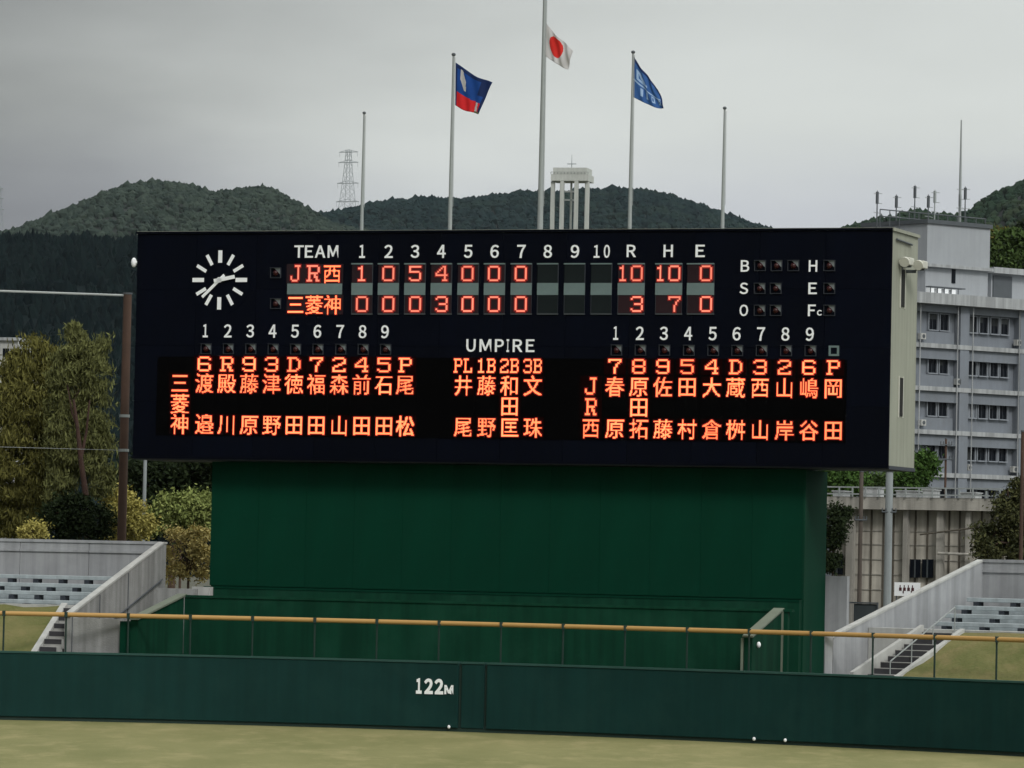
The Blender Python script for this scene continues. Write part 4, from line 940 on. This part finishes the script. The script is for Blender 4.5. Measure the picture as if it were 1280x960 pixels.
tree('broadleaf_tree', 'dark green tree between the thick pale pole and the grey block', 'tree', 1100, 640, 246, [(1090, 606, 24, 16), (1122, 606, 20, 14)], 'leaf_green', 6500, .13, .1, 'green trees behind the ribbed building', .25, 50)
tree('broadleaf_tree', 'dark leafy tree filling the gap between backdrop and beige columns', 'tree', 1040, 760, 203, [(1044, 660, 12, 26), (1036, 690, 12, 30), (1050, 640, 12, 16)], 'leaf_dark', 7000, .08, .06, None, .2, 60)
for k, (px, py, rx, ry, m_, lab) in enumerate(((1262, 305, 20, 16, 'leaf_green', 'large green tree above the second rooftop room'), (1292, 300, 24, 26, 'leaf_dark', 'dark tree at the right edge behind the office block'), (1248, 330, 14, 16, 'leaf_dark', 'dark tree directly behind the rooftop room'), (1246, 298, 12, 6, 'leaf_olive', 'olive-brown tree touching the penthouse right side'))):
    tree('hillside_tree', lab, 'tree', px, 600, 480+k*10, [(px, py, rx, ry), (px-3, py+ry, rx, ry)], m_, 4500, .3, .2, 'trees on the slope behind the office block', .6, 50)

# ------------------------------------------------------------------ wooded hills
ICO_V = []; ph = (1+5**.5)/2
import bmesh
bm = bmesh.new(); bmesh.ops.create_icosphere(bm, subdivisions=2, radius=1); IV = np.array([v.co[:] for v in bm.verts]); IF = np.array([[v.index for v in f.verts] for f in bm.faces]); bm.free()
IV2, IF2 = IV, IF
bm = bmesh.new(); bmesh.ops.create_icosphere(bm, subdivisions=1, radius=1); IV1 = np.array([v.co[:] for v in bm.verts]); IF1 = np.array([[v.index for v in f.verts] for f in bm.faces]); bm.free()
def canopy(name, P, R, m, conif=0, fine=False):
    iv, jf = (IV2, IF2) if fine else (IV1, IF1)
    n = len(P); k = len(iv); s = iv[None]*(1+rng.normal(0, .18, (n, k, 1))); s = s*R[:, None, None]
    s[:, :, 2] *= rng.uniform(.8, 1.3, (n, 1)) if not conif else rng.uniform(1.1, 1.7, (n, 1))
    if conif:
        h = (s[:, :, 2]/(R[:, None]*1.6)); f = np.clip(.75-.5*h, .15, 1.1); s[:, :, 0] *= f; s[:, :, 1] *= f
    V = (s+P[:, None, :]).reshape(-1, 3); F = (jf[None]+(np.arange(n)*k)[:, None, None]).reshape(-1, 3)
    me_ = bpy.data.meshes.new(name); me_.vertices.add(len(V)); me_.vertices.foreach_set('co', V.ravel().astype(np.float32))
    me_.loops.add(F.size); me_.loops.foreach_set('vertex_index', F.ravel().astype(np.int32)); me_.polygons.add(len(F))
    me_.polygons.foreach_set('loop_start', np.arange(0, F.size, 3, dtype=np.int32)); me_.polygons.foreach_set('loop_total', np.full(len(F), 3, dtype=np.int32))
    me_.polygons.foreach_set('use_smooth', [False]*len(F)); me_.materials.append(M[m]); me_.update(); me_.validate()
    o = bpy.data.objects.new(name, me_); COL.objects.link(o); return tag(o, kind='stuff')
def hill(ridge, D, depth, n, r, m, label, conif=0, zfoot=.25, fine=False, vis=1.0, floor='forest_floor'):
    xs_ = np.array([a for a, b_ in ridge], float); zs_ = np.array([at(a, b_, D).z for a, b_ in ridge]); wx = np.array([at(a, b_, D).x for a, b_ in ridge])
    def H(x, y):
        t = np.clip((y-(D-depth))/depth, 0, 1); s = t*t*(3-2*t)*.5+t*.5
        back = np.clip((y-D)/(depth*.8), 0, 1); q_ = D/9.; ru = np.sin(x/q_*1.7+y/q_*.7)*.5+np.sin(x/q_*3.1-y/q_*1.3+2)*.5+np.sin(x/q_*6.3+y/q_*2.1+1)*.25
        top = np.interp(x, wx, zs_)-r*1.25
        return (top*(zfoot+(1-zfoot)*s)+ru*top*.05*np.clip((1-t)*3, 0, 1))*(1-back*back)
    nx, ny = 90, 40; X = np.linspace(wx[0], wx[-1], nx); Y = np.linspace(D-depth, D+depth*.8, ny)
    mb = MB(); vs = [(x, y, float(H(x, y))) for y in Y for x in X]; mb.add(vs, [(j*nx+i, j*nx+i+1, (j+1)*nx+i+1, (j+1)*nx+i) for j in range(ny-1) for i in range(nx-1)])
    # skirt down to the ground
    for (row_, flip) in ((0, 0), (ny-1, 1)):
        k0 = len(mb.v); base = row_*nx; mb.v += [(mb.v[base+i][0], mb.v[base+i][1], -1) for i in range(nx)]
        for i in range(nx-1): mb.f.append((base+i, base+i+1, k0+i+1, k0+i)); mb.m.append(0)
    solo('hill', mb, floor, WF, (float(np.mean(wx)), D, 0), kind='structure', smooth=True)
    px_ = rng.uniform(wx[0], wx[-1], n); py_ = D-depth*vis*rng.uniform(-.05, 1, n)
    px_[:n//9] = np.linspace(wx[0], wx[-1], n//9); py_[:n//9] = D+rng.normal(0, r, n//9)
    R = r*rng.uniform(.4, 1.15, n)*(1+.35*(rng.random(n) > .95)); P = np.stack([px_, py_, H(px_, py_)+R*.35], 1)
    o = canopy('forest', P, R, m, conif, fine); o['label'] = label
    return H
hill([(-500, 330), (-200, 315), (-60, 300), (0, 291), (30, 284), (60, 272), (95, 258), (130, 243), (160, 231), (200, 226), (240, 231), (262, 240), (300, 237), (330, 233), (350, 240), (365, 251), (385, 262), (420, 280), (520, 300), (700, 330)], 3800, 1300, 26000, 3.2, 'crown_olive', 'mixed olive woodland on the pale left hill', vis=.7)
hill([(200, 310), (300, 292), (380, 270), (430, 263), (470, 253), (500, 250), (530, 246), (560, 249), (600, 247), (650, 240), (700, 240), (740, 237), (770, 235), (800, 237), (835, 243), (870, 254), (905, 266), (940, 279), (980, 290), (1060, 310)], 4800, 1500, 15000, 4.2, 'crown_teal', 'dark blue-green woodland on the middle hill', vis=.45)
hill([(1000, 300), (1080, 277), (1120, 270), (1145, 262), (1165, 268), (1195, 268), (1215, 262), (1235, 246), (1260, 234), (1285, 224), (1330, 205), (1400, 180), (1500, 165), (1650, 170)], 3200, 1000, 9000, 3.2, 'crown_green', 'green woodland on the hill at the right edge', vis=.7)
hill([(-500, 300), (-200, 290), (-60, 295), (0, 298), (40, 296), (90, 298), (150, 300), (200, 297), (320, 305), (450, 330)], 2000, 800, 16000, 3.0, 'crown_dark', 'very dark conifer woodland behind the cables at left', conif=1, zfoot=.1, floor='crown_dark')

# ------------------------------------------------------------------ water tower and pylons
def water_tower():
    Y = 900; c = at(715, 250, Y); k = Y/FPX; fr = Frame(c.x, Y, 12)
    T = thing('water_tower', fr, (0, 0, 0), 'pale concrete water tower on tall columns, right of the tallest flagpole', 'tower')
    Z = lambda y: at(715, y, Y).z
    mb = MB(); w_ = 21.5*k
    mb.box(-w_, w_, -w_*.8, w_*.8, Z(219), Z(211)); part('tank', mb, 'tower_white', T)
    mb = MB(); mb.box(-w_*1.1, w_*1.1, -w_*.9, w_*.9, Z(227.5), Z(219.2)); part('deck', mb, 'tower_white', T)
    mb = MB()
    for s in np.linspace(-w_*1.1, w_*1.1, 12): mb.box(s-.07, s+.07, -w_*.9-.1, -w_*.9, Z(219), Z(217))
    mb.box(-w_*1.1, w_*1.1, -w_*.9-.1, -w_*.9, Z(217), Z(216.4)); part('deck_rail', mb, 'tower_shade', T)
    for x, yy in ((-22, -.6), (-9, -.85), (9, -.85), (22, -.6)): 
        mb = MB(); mb.box(x*k-2.3*k, x*k+2.3*k, yy*w_-.4, yy*w_+.4, 0, Z(228)); part('column', mb, 'tower_white', T)
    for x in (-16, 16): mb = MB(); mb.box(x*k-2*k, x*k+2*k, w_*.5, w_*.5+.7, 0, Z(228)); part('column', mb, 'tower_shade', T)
    mb = MB(); mb.tube((0, -.9, 0), (0, -.9, Z(228)), 1.4*k, 8); part('riser_pipe', mb, 'tower_white', T)
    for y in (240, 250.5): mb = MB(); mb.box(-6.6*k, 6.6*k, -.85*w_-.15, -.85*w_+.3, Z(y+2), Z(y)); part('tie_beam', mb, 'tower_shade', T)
    mb = MB(); mb.tube((0, -1, Z(212)), (0, -1, Z(194)), .7*k, 6, .3*k); mb.box(-.9, .9, -1.2, -.9, Z(206), Z(205)); part('mast', mb, 'steel_pale', T)
water_tower()
def pylon(px, ty, by, Y, w0, label, top_arms):
    c = at(px, by, Y); k = Y/FPX; fr = Frame(c.x, Y, 25); T = thing('transmission_tower', fr, (0, 0, 0), label, 'pylon', 'power line pylons on the hills'); Z = lambda y: at(px, y, Y).z
    zb, zt = Z(by)-12, Z(ty); mb = MB(); n = 9
    def hw(z): t = (z-zb)/(zt-zb); return w0*k*(1-t)**1.3+2.6*k*t**.3
    lv = [zb+(zt-zb)*i/n for i in range(n+1)]; rr = .30*k
    for i in range(n):
        a, b_ = hw(lv[i]), hw(lv[i+1])
        q0 = [(-a, -a), (a, -a), (a, a), (-a, a)]; q1 = [(-b_, -b_), (b_, -b_), (b_, b_), (-b_, b_)]
        for j in range(4):
            mb.tube((*q0[j], lv[i]), (*q1[j], lv[i+1]), rr, 4); mb.tube((*q0[j], lv[i]), (*q1[(j+1) % 4], lv[i+1]), rr*.6, 4); mb.tube((*q0[(j+1) % 4], lv[i]), (*q1[j], lv[i+1]), rr*.6, 4)
    part('lattice', mb, 'steel_pale', T)
    for (y, l) in top_arms:
        z = Z(y); mb = MB(); mb.tube((-l*k, 0, z), (0, 0, z-.2*l*k*0+.0), rr*1.7, 5); mb.tube((0, 0, z), (l*k, 0, z), rr*1.7, 5); mb.tube((-l*k, 0, z), (0, 0, z+3*k), rr, 4); mb.tube((l*k, 0, z), (0, 0, z+3*k), rr, 4)
        ar = part('arm', mb, 'steel_pale', T)
        mb = MB()
        for s in (-1, 1): mb.tube((s*l*k*.95, 0, z), (s*l*k*.95, 0, z-6*k), rr*.6, 4)
        part('insulator', mb, 'steel_pale', ar)
pylon(434, 187, 268, 5000, 9, 'pale lattice power pylon left of the leftmost flagpole', ((190, 13), (203, 14), (229, 15), (252, 16)))
pylon(-4, 232, 296, 4000, 7, 'faint lattice pylon cut by the left edge', ((236, 8), (248, 9), (262, 10)))
# far pale building seen through the left trees
c = at(-14, 460, 420); fr = Frame(c.x, 420, 10); k = 420/FPX
T = thing('pale_building', fr, (0, 0, 0), 'small white building with dark windows peeping from behind the leftmost tree', 'building')
zt = at(5, 422, 420).z; mb = MB(); mb.box(-3, 37*k, 0, 7, 0, zt-.28); part('wall', mb, 'concrete_light', T)
mb = MB(); mb.box(-3.2, 37.8*k, -.3, 7.3, zt-.277, zt); part('roof', mb, 'building_ledge', T)
for j in range(3):
    for i in range(4):
        mb = MB(); x = -1+i*1.15; z = zt-1.3-1.9*j; mb.box(x, x+.6, -.05, -.003, z-.5, z+.3); part('window', mb, 'glass_dark', T)

# ------------------------------------------------------------------ air
hz = MB(); hz.box(-3600, 3600, -400, 7600, -1.5, 560); ho = solo('haze', hz, 'earth', WF, (0, 3000, 0), kind='stuff')
hm = bpy.data.materials.new('haze'); hm.use_nodes = True; hm.node_tree.nodes.clear()
h1 = N(hm.node_tree, 'ShaderNodeOutputMaterial'); h2 = N(hm.node_tree, 'ShaderNodeVolumePrincipled'); h2.inputs['Color'].default_value = (.80, .88, .95, 1); h2.inputs['Density'].default_value = .000011; h2.inputs['Anisotropy'].default_value = .2
hm.node_tree.links.new(h2.outputs[0], h1.inputs['Volume']); ho.data.materials.clear(); ho.data.materials.append(hm)
